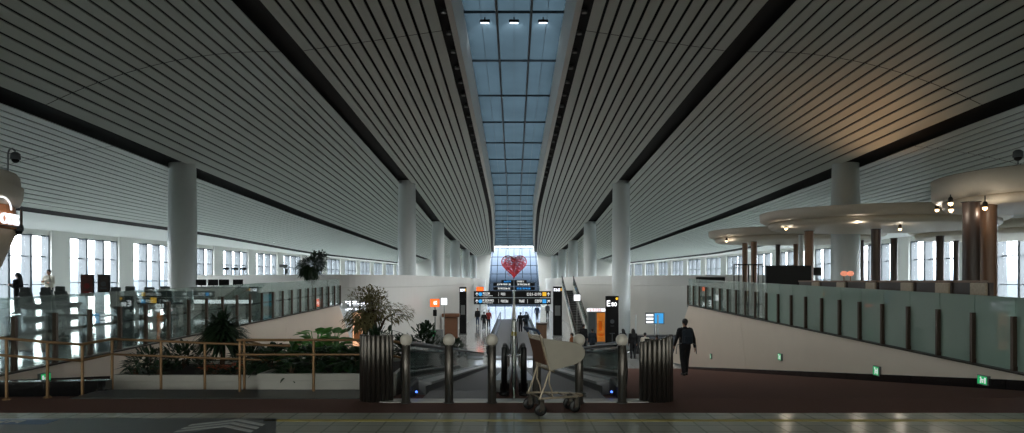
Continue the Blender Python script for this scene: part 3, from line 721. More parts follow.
for i, (px, d, L, lab) in enumerate([(316, 13.6, .30, 'bright broad leaved plant behind the straight brass railing'), (333, 13.9, .33, 'tallest bright broad leaved plant beside the ramp wall'), (300, 14.3, .24, 'smaller bright broad leaved plant on the left of its group')]):
    rd = random.Random(70 + i); t = thing('broad_leaf_plant', lab, 'plant', (at(px, 0, d).x, d, ramp_z(d) + .5), 0, 'bright broad leaved plants'); fo = MB(); st = MB()
    for k in range(30):
        a = rd.uniform(0, 2 * pi); h = rd.uniform(.2, .62 if i < 2 else .45) ; q = Vector((cos(a) * .14, sin(a) * .14, h)); leaf(fo, q, Vector((cos(a), sin(a), rd.uniform(.1, .9))), L, L * .62, .35, 4); st.tube([(0, 0, 0), tuple(q)], .008, 5)
    fo.build('foliage', M['leafbright'], t); st.build('stem', M['leafbright'], t)
# olive-coloured tree with a dark trunk
def tree(label, loc, r, h, n, L, W, m, seed, name='potted_tree', pot=None, droop=.5, trunk_r=.07, lobes=9):
    rd = random.Random(seed); t = thing(name, label, 'tree', loc); fo = MB(); tr = MB()
    hubs = [shell(rd, r, bottom=-.5) * .75 for _ in range(lobes)]; c = Vector((0, 0, h - r[2] * .75))
    for i in range(n):
        hb = hubs[i % lobes]; v = hb + shell(rd, (r[0] * .42, r[1] * .42, r[2] * .4), bottom=-.9)
        d = (v.normalized() + Vector((rd.uniform(-.6, .6), rd.uniform(-.6, .6), rd.uniform(-.5, .5)))); leaf(fo, c + v, d, L * rd.uniform(.7, 1.3), W, droop, 2)
    base = .0 if not pot else pot
    tr.tube([(0, 0, base), (.03, .02, h * .3), (.0, 0, tuple(c)[2] - r[2] * .2)], [trunk_r, trunk_r * .8, trunk_r * .5], 8)
    for hb in hubs: tr.tube([(.02, .01, base + (h - base) * .3), tuple(c + hb * .5 - Vector((0, 0, r[2] * .25))), tuple(c + hb)], [trunk_r * .45, trunk_r * .3, .008], 6)
    fo.build('foliage', M[m], t); tr.build('trunk', M['bark'], t)
    if pot:
        MB().lathe([(0, 0), (.2, 0), (.27, pot), (.24, pot), (.22, pot - .05), (0, pot - .05)], n=24).build('pot', M['planter'], t)
    return t
x = at(374, 0, 14.2)
tree('olive brown bushy tree standing behind the fluted screen', (x.x, 14.2, ramp_z(14.2) + .5), (.80, .55, .52), 1.40, 2300, .10, .034, 'leafolive', 81, 'olive_tree', trunk_r=.075)
bush('dark_shrub', 'dark dense shrub hiding the olive tree trunk', (at(375, 0, 13.8).x, 13.85, ramp_z(13.9) + .5), (.34, .3, .42), 420, .16, .05, 'leafblack', 82, .05)
x = at(398, 0, 13.9).x
t = thing('bird_of_paradise', 'dark long stemmed plant leaning right over the walkway glass', 'plant', (x - .12, 13.6, ramp_z(13.6) + .5)); fo = MB(); st = MB()
for a, h, L, e in ((0.05, .95, .42, -.05), (.2, .62, .36, -.25), (2.6, .55, .3, .3), (-.6, .5, .3, .5), (1.7, .6, .3, .6), (3.6, .4, .3, .4)):
    q = Vector((cos(a) * .06, sin(a) * .06, h)); leaf(fo, q, Vector((cos(a), sin(a), e)), L, .085, .15, 5); st.tube([(0, 0, 0), tuple(q * .7), tuple(q)], .010, 5)
fo.build('foliage', M['leafblack'], t); st.build('stem', M['leafblack'], t)
for i, (px, d, r, lab) in enumerate([(425, 15.6, .34, 'round dark shrub standing above the left walkway handrail'), (405, 14.4, .25, 'small dark shrub right of the olive tree'), (446, 19.5, .30, 'small dark shrub just right of the round dark shrub'), (456, 24.0, .36, 'farthest dark shrub beside the left walkway')]):
    bush('round_shrub', lab, (at(px, 0, d).x, d, ramp_z(d) + .5), (r, r, r * 1.15 + (.12 if i == 0 else 0)), 330, .17, .075, 'leafblack', 90 + i, .1, .4, 'shrubs along the left walkway')
x = at(316, 0, 32)
tree('dark drooping potted tree standing on the upper floor beyond the glass', (x.x - .2, 32, mezz_z(32)), (.72, .6, .92), 2.66, 1500, .22, .07, 'leafblack', 101, pot=.4, droop=.45, trunk_r=.035)

# ------------------------------------------------------------------ luggage trolley
t = thing('luggage_trolley', 'luggage trolley with tan side board parked in front of the bollards', 'trolley', (at(536, 0, 8.56).x, 8.56, 0), R(16.6))
W2 = .235
for i, (x, y) in enumerate(((.0, -W2), (.0, W2), (.50, -.11), (.50, .11))):
    w = MB(); w.lathe([(.03, -.016), (.068, -.016), (.075, -.01), (.075, .01), (.068, .016), (.03, .016)], n=20); w2 = MB()
    w2.add([(v[0] + x - .02, v[2] + y, v[1] + .076) for v in w.v], w.f, True); wo = w2.build('wheel', M['rubber'], t)
    h = MB(); h.cyl((x - .02, y - .02, .076), (x - .02, y + .02, .076), .016, n=14); h.build('hub', M['bronzedark'], wo)
    f = MB(); f.span((x - .035, y - .028, .07), (x + .02, y - .02, .19)); f.span((x - .035, y + .02, .07), (x + .02, y + .028, .19)); f.span((x - .035, y - .028, .16), (x + .02, y + .028, .2)); f.build('caster_fork', M['bronzedark'], t)
b = MB()
b.tube([(-.05, -W2, .215), (.1, -W2, .215), (.5, -.13, .2), (.60, -.06, .2), (.62, 0, .2), (.60, .06, .2), (.5, .13, .2), (.1, W2, .215), (-.05, W2, .215)], .014, 8)
for x, w in ((0.0, W2), (.18, .215), (.36, .17), (.5, .13)): b.tube([(x, -w, .21), (x, w, .21)], .010, 6)
b.build('base_frame', M['trolleymetal'], t)
p = MB(); p.box((.635, 0, .2), (.04, .12, .05)); p.build('front_bumper', M['rubber'], t)
u = MB()
for y in (-W2, W2):
    u = MB(); u.tube([(.10, y, .55), (.075, y, .50), (.03, y, .36), (-.03, y, .215)], .012, 8); u.tube([(.10, y, .55), (.09, y, .4), (.13, y * .95, .3), (.14, y * .93, .215)], .010, 8); u.tube([(.10, y, .55), (-.03, y, 1.0)], .013, 8)
    u.build('upright_frame', M['trolleymetal'], t)
h = MB(); h.tube([(-.03, -W2, 1.0), (-.06, -W2, 1.045), (-.085, -W2 * .9, 1.055), (-.085, W2 * .9, 1.055), (-.06, W2, 1.045), (-.03, W2, 1.0)], .017, 10); h.build('handle_bar', M['cloth_blue'], t)
gq = MB(); n = 9
for k in range(n + 1):
    y = -W2 + 2 * W2 * k / n; gq.tube([(.10, y, .56), (-.02, y, .97)], .005, 5)
for k in range(8): a = k / 7; gq.tube([(.10 - .12 * a, -W2, .56 + .41 * a), (.10 - .12 * a, W2, .56 + .41 * a)], .005, 5)
gq.build('wire_back', M['trolleymetal'], t)
MB().hexa([(.07, -W2 + .02, .62), (.055, -W2 + .02, .62), (.055, W2 - .02, .62), (.07, W2 - .02, .62), (-.005, -W2 + .02, .92), (-.02, -W2 + .02, .92), (-.02, W2 - .02, .92), (-.005, W2 - .02, .92)]).build('back_panel', M['rust'], t)
poly = [(.115, .555), (.42, .62), (.50, .655), (.545, .70), (.56, .745), (.55, .80), (.51, .845), (.45, .875), (.01, .945)]
bd = MB().prism(poly, .02, lambda a, b, w: Vector((a, -W2 + .0 + w, b))); bo = bd.build('side_board', M['tan'], t)
e = MB(); e.tube([(a, -W2 + .01, b) for a, b in poly], .011, 6, closed=True); e.build('board_edge', M['tan'], bo)
bk = MB(); bk.tube([(.10, -W2, .56), (.16, -W2, .535), (.16, W2, .535), (.10, W2, .56)], .009, 6)
for y in (-.12, 0, .12): bk.tube([(.09, y, .56), (.17, y, .535)], .006, 6)
bk.build('basket_lip', M['trolleymetal'], t)

# ------------------------------------------------------------------ exit lights on the ramp walls
def exit_light(side, d, zc, w, h, label):
    X = 8.8 * side; t = thing('exit_light', label, 'exit sign', (X - side * .03, d, zc), 0, 'green exit lights')
    MB().box((0, 0, 0), (.056, w + .03, h + .03)).build('housing', M['greybox'], t)
    MB().box((-side * .03, 0, 0), (.01, w, h)).build('lit_face', M['green_exit'], t)
    f = MB(); k = -side * .037
    def st(a, b, c, d2): f.span((k - .002, a * w, b * h), (k + .002, c * w, d2 * h))
    f.ball((k, .12 * w, .3 * h), .11 * h, 8, 6); st(-.02, -.05, .16, .2); st(.1, -.4, .2, -.05); st(-.14, -.3, .02, -.05); st(-.2, .02, 0, .12); st(-.42, -.38, -.24, .36)
    f.build('running_figure', M['white_ink'], t)
exit_light(1, 12.75, -.2, .25, .15, 'green exit light nearest the right edge of the photo, low on wall')
exit_light(1, 16.5, -.52, .24, .2, 'green exit light second from the right on the ramp wall')
exit_light(1, 22.5, -.85, .24, .2, 'green exit light third from the right, left of the wall middle')
exit_light(1, 30.4, -1.7, .14, .2, 'farthest small green exit light near the walking backpacker')
exit_light(-1, 12.75, -.17, .25, .18, 'green exit light on the left ramp wall behind the brass railing')
# ------------------------------------------------------------------ people
def fuse(mb, name, m, parent, voxel, smooth_it=2):
    me = bpy.data.meshes.new('tmp'); me.from_pydata(mb.v, [], mb.f); me.update(); o = bpy.data.objects.new('tmp', me); COL.objects.link(o)
    r = o.modifiers.new('r', 'REMESH'); r.mode = 'VOXEL'; r.voxel_size = voxel; r.use_smooth_shade = True
    s = o.modifiers.new('s', 'SMOOTH'); s.iterations = smooth_it; s.factor = .5
    dg = bpy.context.evaluated_depsgraph_get(); n = bpy.data.meshes.new_from_object(o.evaluated_get(dg)); n.name = name
    bpy.data.objects.remove(o); bpy.data.meshes.remove(me); n.materials.clear(); n.materials.append(m)
    ob = bpy.data.objects.new(name, n); COL.objects.link(ob); ob.parent = parent; return ob
def cap(mb, a, b, r0, r1): mb.cyl(a, b, r0, r1, 12); mb.ball(a, r0, 12, 6); mb.ball(b, r1, 12, 6)
def chain(mb, pts, rs):
    for a, b, r, q in zip(pts, pts[1:], rs, rs[1:]): cap(mb, a, b, r, q)
def hand(mb, w, d, palm_n, side):
    d = Vector(d).normalized(); w = Vector(w); pn = Vector(palm_n); pn = (pn - d * pn.dot(d)).normalized(); s = d.cross(pn)
    for k in (-1, 0, 1): cap(mb, w + s * .018 * k, w + d * .075 + s * .024 * k, .014, .013)
    for k, L in ((-1.5, .058), (-.5, .070), (.5, .074), (1.5, .066)):
        a = w + d * .078 + s * .0205 * k; b = a + d * L * .5 + pn * .006; c = b + d * L * .45 + pn * .018; chain(mb, [a, b, c], [.0095, .009, .0075])
    th = w + d * .022 + s * .03 * side; chain(mb, [th, th + d * .028 + s * .022 * side + pn * .012, th + d * .055 + s * .026 * side + pn * .022], [.012, .0105, .0085])
STAND = dict(arms=[((-.235, -.02, 1.13), (-.245, .05, .88)), ((.235, -.02, 1.13), (.245, .05, .88))], legs=[((-.095, .03, .50), (-.10, 0, .08)), ((.095, .03, .50), (.10, 0, .08))])
WALK = dict(arms=[((-.25, .06, 1.13), (-.27, .20, .92)), ((.25, -.09, 1.14), (.275, -.10, .88))], legs=[((-.09, -.02, .50), (-.10, -.20, .11)), ((.09, .12, .51), (.09, .16, .08))])
CROSS = dict(arms=[((-.25, .05, 1.14), (.05, .23, 1.19)), ((.25, .05, 1.14), (-.05, .21, 1.15))], legs=STAND['legs'])
PHONE = dict(arms=[((-.23, .0, 1.13), (-.12, .27, 1.22)), ((.23, .0, 1.13), (.10, .27, 1.23))], legs=STAND['legs'])
def person(label, loc, rz, h, pose, top, bottom, hair='short', voxel=.011, group=None, skirt=False, long_coat=False):
    t = thing('person', label, 'person', loc, rz, group); t.scale = (h / 1.75,) * 3
    b = MB(); V = Vector
    b.ball((0, 0, .96), .15, sc=(1.08, .78, .85)); b.ball((0, 0, 1.10), .135, sc=(1.0, .75, 1.0)); b.ball((0, .01, 1.28), .165, sc=(1.05, .70, 1.0))
    cap(b, (-.15, 0, 1.42), (.15, 0, 1.42), .055, .055); cap(b, (0, 0, 1.42), (0, .015, 1.56), .058, .05)
    b.ball((0, .02, 1.645), .108, 16, 10, sc=(.72, .92, 1.0)); cap(b, (0, .05, 1.585), (0, .07, 1.57), .05, .035)
    cap(b, (0, .115, 1.655), (0, .135, 1.628), .010, .015); cap(b, (-.018, .113, 1.594), (.018, .113, 1.594), .008, .008); cap(b, (-.035, .106, 1.672), (.035, .106, 1.672), .010, .010)
    for s in (-1, 1): b.ball((s * .080, .01, 1.64), .03, 8, 6, sc=(.35, .7, 1.1))
    J = MB(); T = MB()
    J.ball((0, 0, 1.02), .165, sc=(1.12, .82, .9)); J.ball((0, 0, 1.13), .155, sc=(1.06, .8, 1)); J.ball((0, .01, 1.28), .182, sc=(1.06, .74, 1)); cap(J, (-.165, 0, 1.425), (.165, 0, 1.425), .066, .066)
    J.lathe([(0, .84), (.185, .84), (.178, 1.1), (0, 1.12)], n=20, sy=.78); cap(J, (0, -.005, 1.43), (0, 0, 1.475), .075, .068)
    for i, (e, w) in enumerate(pose['arms']):
        s = -1 if i == 0 else 1; sh = (s * .185, 0, 1.415); e, w = V(e), V(w)
        chain(b, [sh, e, w], [.052, .040, .027]); chain(J, [sh, e, e.lerp(w, .92)], [.068, .056, .043])
        d = (w - e).normalized(); pn = V((-s, 0, 0)) if abs(d.z) > .7 else V((0, -1, -.3)); hand(b, w, d, pn, -s if abs(d.z) > .7 else s)
    T.ball((0, 0, .95), .17, sc=(1.05, .78, .8))
    for i, (k, a) in enumerate(pose['legs']):
        s = -1 if i == 0 else 1; hp = V((s * .09, 0, .92)); k, a = V(k), V(a)
        chain(b, [hp, k, a], [.082, .054, .036]); chain(T, [hp, k, a + V((0, 0, .03))], [.098, .076, .062])
        toe = a + V((s * .015, .15, -.045)); heel = a + V((0, -.045, -.04)); chain(b, [a, a + V((0, .02, -.03)), toe], [.036, .036, .026])
        S = MB(); chain(S, [heel, a + V((0, .06, -.03)), toe + V((0, .02, 0))], [.042, .05, .038]); S.span((a.x - .035, a.y - .07, a.z - .08), (a.x + .035, a.y + .18, a.z - .055)); fuse(S, 'shoe', M['rubber'], t, .012)
    fuse(b, 'body', M['skin'], t, .0085); fuse(J, 'jacket' if top != 'cloth_white' else 'shirt', M[top], t, voxel + .003)
    if skirt: T.lathe([(0, .52), (.21, .52), (.175, .9), (0, .95)], n=20, sy=.85)
    fuse(T, 'trousers' if not skirt else 'skirt', M[bottom], t, voxel + .003)
    hm = MB(); hm.ball((0, .0, 1.675), .112, 16, 10, sc=(.80, .98, .86)); 
    if hair == 'short': cap(hm, (0, -.06, 1.66), (0, -.065, 1.59), .055, .045)
    else:
        for x in (-.045, 0, .045): chain(hm, [(x, -.045, 1.66), (x * 1.4, -.085, 1.5), (x * 1.5, -.11, 1.30)], [.06, .06, .045])
    hr = fuse(hm, 'hair', M['hair'], t, .012)
    for s in (-1, 1): MB().ball((s * .032, .108, 1.652), .011, 10, 6).build('eye', M['white_ink'], t); MB().ball((s * .032, .1165, 1.652), .0055, 8, 5).build('iris', M['hair'], t)
    return t
zl = -2.9
bp = at(685, 0, 21.3)
pr = person('person in black jacket with a backpack walking away on the brown ramp', (bp.x, 21.3, ramp_z(21.3) + .012), R(4), 1.76, WALK, 'cloth_black', 'cloth_black')
t = thing('backpack', 'dark navy backpack worn by the person walking away on the ramp', 'backpack', (bp.x, 21.3, ramp_z(21.3)), R(4))
B = MB(); B.rbox((0, -.245, 1.24), (.33, .17, .46), .06); B.rbox((0, -.335, 1.15), (.26, .06, .24), .025); fuse(B, 'pack_body', M['cloth_navy'], t, .012, 4)
for s in (-1, 1):
    st = MB(); st.tube([(s * .12, -.2, 1.46), (s * .125, -.04, 1.515), (s * .125, .12, 1.44), (s * .13, .17, 1.25), (s * .16, .05, 1.05), (s * .16, -.16, 1.03)], .016, 6); st.build('shoulder_strap', M['cloth_black'], t)
    st = MB(); st.tube([(s * .17, -.2, 1.04), (s * .30, -.14, .98), (s * .32, -.13, .70)], .013, 6); st.build('loose_strap', M['cloth_grey'], t)
B = MB(); B.tube([(-.05, -.26, 1.46), (0, -.26, 1.50), (.05, -.26, 1.46)], .01, 6); B.build('grab_handle', M['cloth_black'], t)

def stand(px, d, z, rz, h, pose, top, bot, label, hair='short', **k): return person(label, (at(px, 0, d).x, d, z + .012), R(rz), h, pose, top, bot, hair, **k)
stand(18, 27.5, mezz_z(27.5), 90, 1.66, PHONE, 'cloth_black', 'cloth_black', 'long haired person in black standing by the window beside the kiosk', 'long')
stand(49, 31.5, mezz_z(31.5), 180, 1.78, CROSS, 'cloth_white', 'cloth_grey', 'person in a cream shirt with folded arms by the window')
stand(484, 63, zl, 0, 1.7, WALK, 'cloth_black', 'cloth_black', 'distant person in black left of the walkway under the hanging signs', voxel=.016)
stand(488.6, 66, zl, 180, 1.76, WALK, 'cloth_red', 'cloth_black', 'distant person in a red top beside the one in black', voxel=.016)
stand(520.6, 60, zl + .05, 0, 1.76, WALK, 'cloth_black', 'cloth_black', 'distant person in black just right of the sign pole', voxel=.016)
stand(526, 61.6, zl + .05, 0, 1.7, WALK, 'cloth_navy', 'cloth_black', 'distant person in navy, second to the right of the sign pole', voxel=.016)
stand(537, 78, zl, 180, 1.75, WALK, 'cloth_blue', 'cloth_black', 'far person in blue under the right half of the hanging signs', voxel=.016)
stand(547.5, 84, zl, 180, 1.75, STAND, 'cloth_grey', 'cloth_black', 'farthest person in grey near the right totem', voxel=.016)
stand(477.5, 70, zl, 180, 1.75, STAND, 'cloth_black', 'cloth_blue', 'distant person in black jacket beside the left totem', voxel=.016)
stand(572, 38.5, zl, 60, 1.60, STAND, 'cloth_brown', 'cloth_black', 'person in a tan top below the white escalator', voxel=.014)
stand(583.5, 43.5, zl, -30, 1.78, STAND, 'cloth_black', 'cloth_black', 'tall person in black before the lit shop front', voxel=.014)
stand(592.5, 41, zl, 0, 1.68, STAND, 'cloth_navy', 'cloth_black', 'person in navy between the lit shop front and black totem', voxel=.014)
stand(623, 41, zl, 20, 1.66, STAND, 'cloth_grey', 'cloth_black', 'dark haired person behind the white cap of the right bollard', 'long', voxel=.014)
stand(633, 40, zl, 5, 1.74, STAND, 'cloth_black', 'cloth_black', 'person with long dark hair above the fluted screen left end', 'long', voxel=.014)
stand(645, 38, zl, -20, 1.66, PHONE, 'cloth_white', 'cloth_grey', 'person in a pale shirt behind the right fluted screen', voxel=.014)
stand(657, 36.5, zl, 10, 1.66, STAND, 'cloth_brown', 'cloth_black', 'person in an orange brown jacket above the fluted screen right end', voxel=.014)

# ------------------------------------------------------------------ signs on the lower floor
t = thing('sign_gantry', 'black direction signs in two rows on a central steel pole', 'sign', (0, 34, -2.73))
GANTRY = t
m = MB(); m.cyl((0, 34, -2.9), (0, 34, 1.16), .085, n=16); m.lathe([(.16, 0), (.16, .04), (.085, .06)], (0, 34, -2.9), 20); m.build('pole', M['chrome'], t, world=True)
m = MB(); m.span((-2.1, 33.97, .765), (1.93, 34.03, .79)); m.build('crossbar', M['steel'], t, world=True)
def arrow(mb, f, x, z, s, rot=0):
    c, sn = cos(rot), sin(rot)
    def P(a, b, w): return f(x + (a * c - b * sn) * s, z + (a * sn + b * c) * s, w)
    for poly in ([(-.08, -.5), (.08, -.5), (.08, .3), (-.08, .3)], [(-.42, .02), (-.3, -.1), (.06, .36), (0, .5)], [(.3, -.1), (.42, .02), (0, .5), (-.06, .36)]):
        mb.prism(poly, .006, lambda u, v, w: P(u, v, .004 + w))
def disc(mb, f, x, z, r): mb.prism([(x + r * cos(2 * pi * k / 16), z + r * sin(2 * pi * k / 16)) for k in range(16)], .006, lambda u, v, w: f(u, v, .004 + w))
def rect(mb, f, x0, x1, z0, z1): mb.prism([(x0, z0), (x1, z0), (x1, z1), (x0, z1)], .006, lambda u, v, w: f(u, v, .004 + w))
f = facing(0, 33.93, 0)
for nm, (x0, x1, z0, z1) in (('a', (-2.1, -.10, .80, 1.12)), ('b', (.08, 1.93, .80, 1.12)), ('c', (-2.1, -.10, .43, .755)), ('d', (.08, 1.93, .43, .755))):
    p = MB(); p.span((x0, 33.93, z0), (x1, 34.07, z1)); po = p.build('sign_panel', M['screen'], t, world=True); zc = (z0 + z1) / 2; w = MB()
    if nm in 'ac':
        arrow(w, f, x0 + .16, zc, .2); glyphs(w, f, x0 + .46, x0 + (.86 if nm == 'a' else 1.05), zc - .02, zc + .09, 4 if nm == 'a' else 6, 5 if nm == 'a' else 9)
        glyphs(w, f, x0 + .46, x0 + 1.0, zc - .1, zc - .06, 9, 11); rect(w, f, x0 + 1.29, x0 + 1.305, zc - .1, zc + .1); glyphs(w, f, x0 + 1.42, x0 + (1.65 if nm == 'a' else 1.8), zc - .06, zc + .07, 3 if nm == 'a' else 5, 13)
        ic = MB(); disc(ic, f, x0 + .34, zc, .1); ic.build('blue_icon', M['blue_lit'], po, world=True)
    elif nm == 'b':
        arrow(w, f, x1 - .13, zc, .2); tx = text_mb('D21-D70', .20, lambda u, v, ww: Vector((1.05 + u, 33.926 - ww, zc - .07 + v)), .01); w.add(tx.v, tx.f)
        ic = MB(); rect(ic, f, x1 - .44, x1 - .24, zc - .1, zc + .1); ic.build('yellow_icon', M['yellow_lit'], po, world=True)
    else:
        arrow(w, f, x1 - .13, zc, .2, -pi / 4); glyphs(w, f, x0 + .18, x0 + .5, zc - .06, zc + .08, 3, 17); rect(w, f, x0 + .62, x0 + .635, zc - .1, zc + .1); glyphs(w, f, x0 + 1.02, x0 + 1.4, zc - .07, zc + .08, 4, 19)
        ic = MB(); rect(ic, f, x1 - .44, x1 - .24, zc - .1, zc + .1); ic.build('blue_icon', M['blue_lit'], po, world=True)
    w.build('lettering', M['white_ink'], po, world=True)
GANTRY.location.y = 35.8
def totem(label, px0, px1, pytop, d, seed, text=None):
    a, b = at(px0, pytop, d), at(px1, pytop, d); W = b.x - a.x; cx = (a.x + b.x) / 2; H = a.z - zl
    t = thing('totem_sign', label, 'totem sign', (cx, d, zl)); p = MB(); p.rbox((0, 0, H / 2), (W, .22, H), .03); p.build('body', M['screen'], t)
    p = MB(); p.rbox((0, 0, .05), (W + .1, .32, .1), .02); p.build('base', M['greybox'], t)
    f = facing(0, -.11, 0); w = MB()
    if text:
        for s, sz, u0 in text:
            tx = text_mb(s, sz, lambda u, v, ww: Vector((u0 + u, -.116 - ww, H - .62 + v)), .012, 'LEFT'); w.add(tx.v, tx.f)
        ic = MB(); disc(ic, f, W * .36, H - .16, .08); ic.build('yellow_icon', M['yellow_lit'], t)
        g = MB(); disc(g, f, 0, H * .57, .13); rect(g, f, -.03, .03, H * .2, H * .36); rect(g, f, -.16, .16, H * .36, H * .375); rect(g, f, -.12, .12, H * .49, H * .497); g.build('emblem', M['fin'], t)
    else:
        glyphs(w, f, -W * .42, W * .3, H - .38, H - .16, 3, seed); ic = MB(); rect(ic, f, W * .33, W * .45, H - .36, H - .14); ic.build('yellow_icon', M['yellow_lit'], t)
        g = MB(); rect(g, f, -W * .3, W * .3, H * .42, H * .62); g.build('screen', M['greybox'], t)
    w.build('lettering', M['white_lit'], t)
totem('black gate totem lettered E80 beside the near right column', 605.5, 618.5, 296, 42, 1, [('E', .5, -.36), ('80', .34, -.06)])
totem('narrow black totem right of the hanging direction signs', 553, 562, 286.5, 56, 2)
totem('narrow black totem left of the hanging direction signs', 459.5, 466.5, 287, 58, 3)
# shop front
a, b = at(587.5, 308, 46), at(605, 336, 46)
t = thing('shop_display', 'lit shop display with white header and coloured panels beside E80 totem', 'shop display', ((a.x + b.x) / 2, 46, zl)); W = b.x - a.x; H = a.z - zl; f = facing(0, -.3, 0)
p = MB(); p.span((-W / 2, -.3, 0), (W / 2, .3, H)); p.build('cabinet', M['greybox'], t)
p = MB(); rect(p, f, -W / 2 - .08, W / 2 + .08, H - .22, H - .02); p.build('header_light', M['white_lit'], t)
p = MB(); glyphs(p, facing(0, -.31, 0), -W * .4, W * .3, H - .2, H - .05, 5, 23); p.build('header_lettering', M['red'], t)
p = MB(); rect(p, f, -W * .46, -W * .08, .5, H - .3); p.build('pale_panel', M['fin'], t)
p = MB(); rect(p, f, .0, W * .46, .5, H - .3); p.build('orange_panel', mat('shop_orange', (206, 120, 40), .4, emit=.22, var=.5, scale=2.5), t)
p = MB(); rect(p, f, W * .1, W * .3, H * .45, H * .68); rect(p, f, W * .12, W * .4, H * .32, H * .38); p.build('poster_print', M['knob'], t)
# escalator to the upper floor
t = thing('escalator', 'white escalator rising to the right upper floor by the drum wall', 'escalator', (4.75, 47, zl))
p0, p1 = Vector((4.75, 47, zl)), Vector((4.75, 60.5, 1.0))
for s in (-1, 1):
    m = MB(); x = 4.75 + s * .5
    m.hexa([(x - .09, 47, zl), (x + .09, 47, zl), (x + .09, 60.5, .3), (x - .09, 60.5, .3), (x - .09, 47, zl + .45), (x + .09, 47, zl + .45), (x + .09, 60.5, 1.25), (x - .09, 60.5, 1.25)]); m.build('side_truss', M['wall'], t, world=True)
    m = MB(); m.hexa([(x - .01, 47, zl + .45), (x + .01, 47, zl + .45), (x + .01, 60.5, 1.25), (x - .01, 60.5, 1.25), (x - .01, 47, zl + 1.2), (x + .01, 47, zl + 1.2), (x + .01, 60.5, 2.0), (x - .01, 60.5, 2.0)]); m.build('glass_side', M['glass_bal'], t, world=True)
    m = MB(); m.tube([(x, 46.6, zl + .5), (x, 46.4, zl + .85), (x, 46.8, zl + 1.22), (x, 60.5, 2.05)], .05, 8); m.build('handrail', M['bronzedark'], t, world=True)
m = MB()
for k in range(22): u = k / 22; m.span((4.35, 47 + 13.5 * u, zl + .1 + 3.7 * u - .1), (5.15, 47 + 13.5 * (u + 1 / 22), zl + .1 + 3.7 * u + .08))
m.build('steps', M['belt'], t, world=True)
a = at(575, 299, 47.5)
t = thing('lit_sign_box', 'small white lit square sign above the escalator foot', 'sign', (a.x, 46, zl)); m = MB(); m.span((-.03, -.03, 0), (.03, .03, a.z - zl)); m.build('pole', M['steel'], t)
m = MB(); m.span((-.24, -.06, a.z - zl - .1), (.24, .06, a.z - zl + .36)); mo = m.build('sign_box', M['greybox'], t); m = MB(); rect(m, facing(0, -.06, 0), -.21, .21, a.z - zl - .07, a.z - zl + .33); m.build('lit_face', M['white_lit'], mo)
# information display and counter at the right drum wall
t = thing('service_counter', 'long dark counter behind the group of people at right', 'counter', (9.2, 43, zl)); m = MB(); m.rbox((0, 0, .55), (3.4, .7, 1.1), .03); m.build('body', M['plinth'], t); m = MB(); m.rbox((0, 0, 1.12), (3.5, .8, .05), .02); m.build('top', M['kerb'], t)
for x in (-1.5, -.1): m = MB(); m.cyl((x, .2, 1.1), (x, .2, 2.4), .05); m.build('light_post', M['column'], t)
t = thing('information_screen', 'blue and white lit information screen above the dark counter', 'screen', (9.15, 44.4, zl)); m = MB(); m.span((-.6, -.04, 1.75), (.62, .04, 2.5)); m.build('casing', M['greybox'], t)
m = MB(); rect(m, facing(0, -.04, 0), -.02, .55, 1.8, 2.45); m.build('blue_screen', M['blue_lit'], t); m = MB(); [rect(m, facing(0, -.04, 0), -.56, -.1, 1.82 + .22 * k, 1.95 + .22 * k) for k in range(3)]; m.build('white_rows', M['white_lit'], t); m = MB(); m.cyl((0, .0, 0), (0, 0, 1.75), .04); m.build('stand', M['steel'], t)
# kiosk and lit signs on the left of the concourse
a = at(434.5, 303, 44.0)
t = thing('snack_kiosk', 'kiosk with glowing orange sign box behind the round dark shrub', 'kiosk', (a.x, 44.2, zl))
m = MB(); m.rbox((0, .1, .7), (1.0, .5, 1.4), .03); m.build('cabinet', M['greybox'], t); m = MB(); m.span((-.04, .1, 1.4), (.04, .18, 3.0)); m.build('post', M['steel'], t)
zc = a.z - zl; m = MB(); m.span((-.3, -.05, zc - .26), (.3, .05, zc + .26)); mo = m.build('sign_box', M['screen'], t); m = MB(); rect(m, facing(0, -.05, 0), -.29, .29, zc - .25, zc + .25); m.build('orange_face', M['orange_lit'], mo)
m = glyphs(MB(), facing(0, -.06, 0), -.06, .16, zc - .1, zc + .12, 2, 31); m.build('lettering', M['white_lit'], mo)
m = MB(); rect(m, facing(0, -.15, 0), -.2, .05, 1.0, 1.32); m.build('green_screen', M['green_exit'], t)
m = MB(); m.span((-.12, .0, zc - .85), (.12, .05, zc - .45)); m.build('lower_screen', M['screen'], t)
a = at(444.2, 301.5, 46)
t = thing('lit_sign_box', 'white lit square sign beside the orange kiosk sign', 'sign', (a.x, 46, zl)); zc = a.z - zl; m = MB(); m.cyl((0, .03, 0), (0, .03, zc), .03); m.build('pole', M['steel'], t); m = MB(); m.span((-.21, -.05, zc - .25), (.21, .05, zc + .25)); mo = m.build('sign_box', M['greybox'], t); m = MB(); rect(m, facing(0, -.05, 0), -.2, .2, zc - .23, zc + .23); m.build('lit_face', M['white_lit'], mo)
t = thing('brown_stall', 'reddish brown stall right of the kiosk by the left drum wall', 'stall', (at(451, 0, 52).x, 52, zl)); m = MB(); m.rbox((0, 0, .9), (1.0, .9, 1.8), .04); m.build('body', M['rust'], t); m = MB(); m.rbox((0, 0, 1.95), (1.3, 1.1, .25), .04); m.build('canopy', M['rust'], t)
t = thing('wooden_kiosk', 'brown wooden kiosk right of the sign pole on the concourse', 'kiosk', (at(541.5, 0, 48).x, 48, zl)); m = MB(); m.rbox((0, 0, .75), (.7, .6, 1.5), .04); m.build('body', M['wood'], t); m = MB(); m.rbox((0, 0, 1.56), (.8, .7, .12), .03); m.build('top', M['wooddark'], t)
a = at(356, 306, 36.4)
t = thing('wall_sign', 'white lit two row sign on the left drum wall behind olive tree', 'sign', (a.x, 36.75, a.z)); m = MB(); 
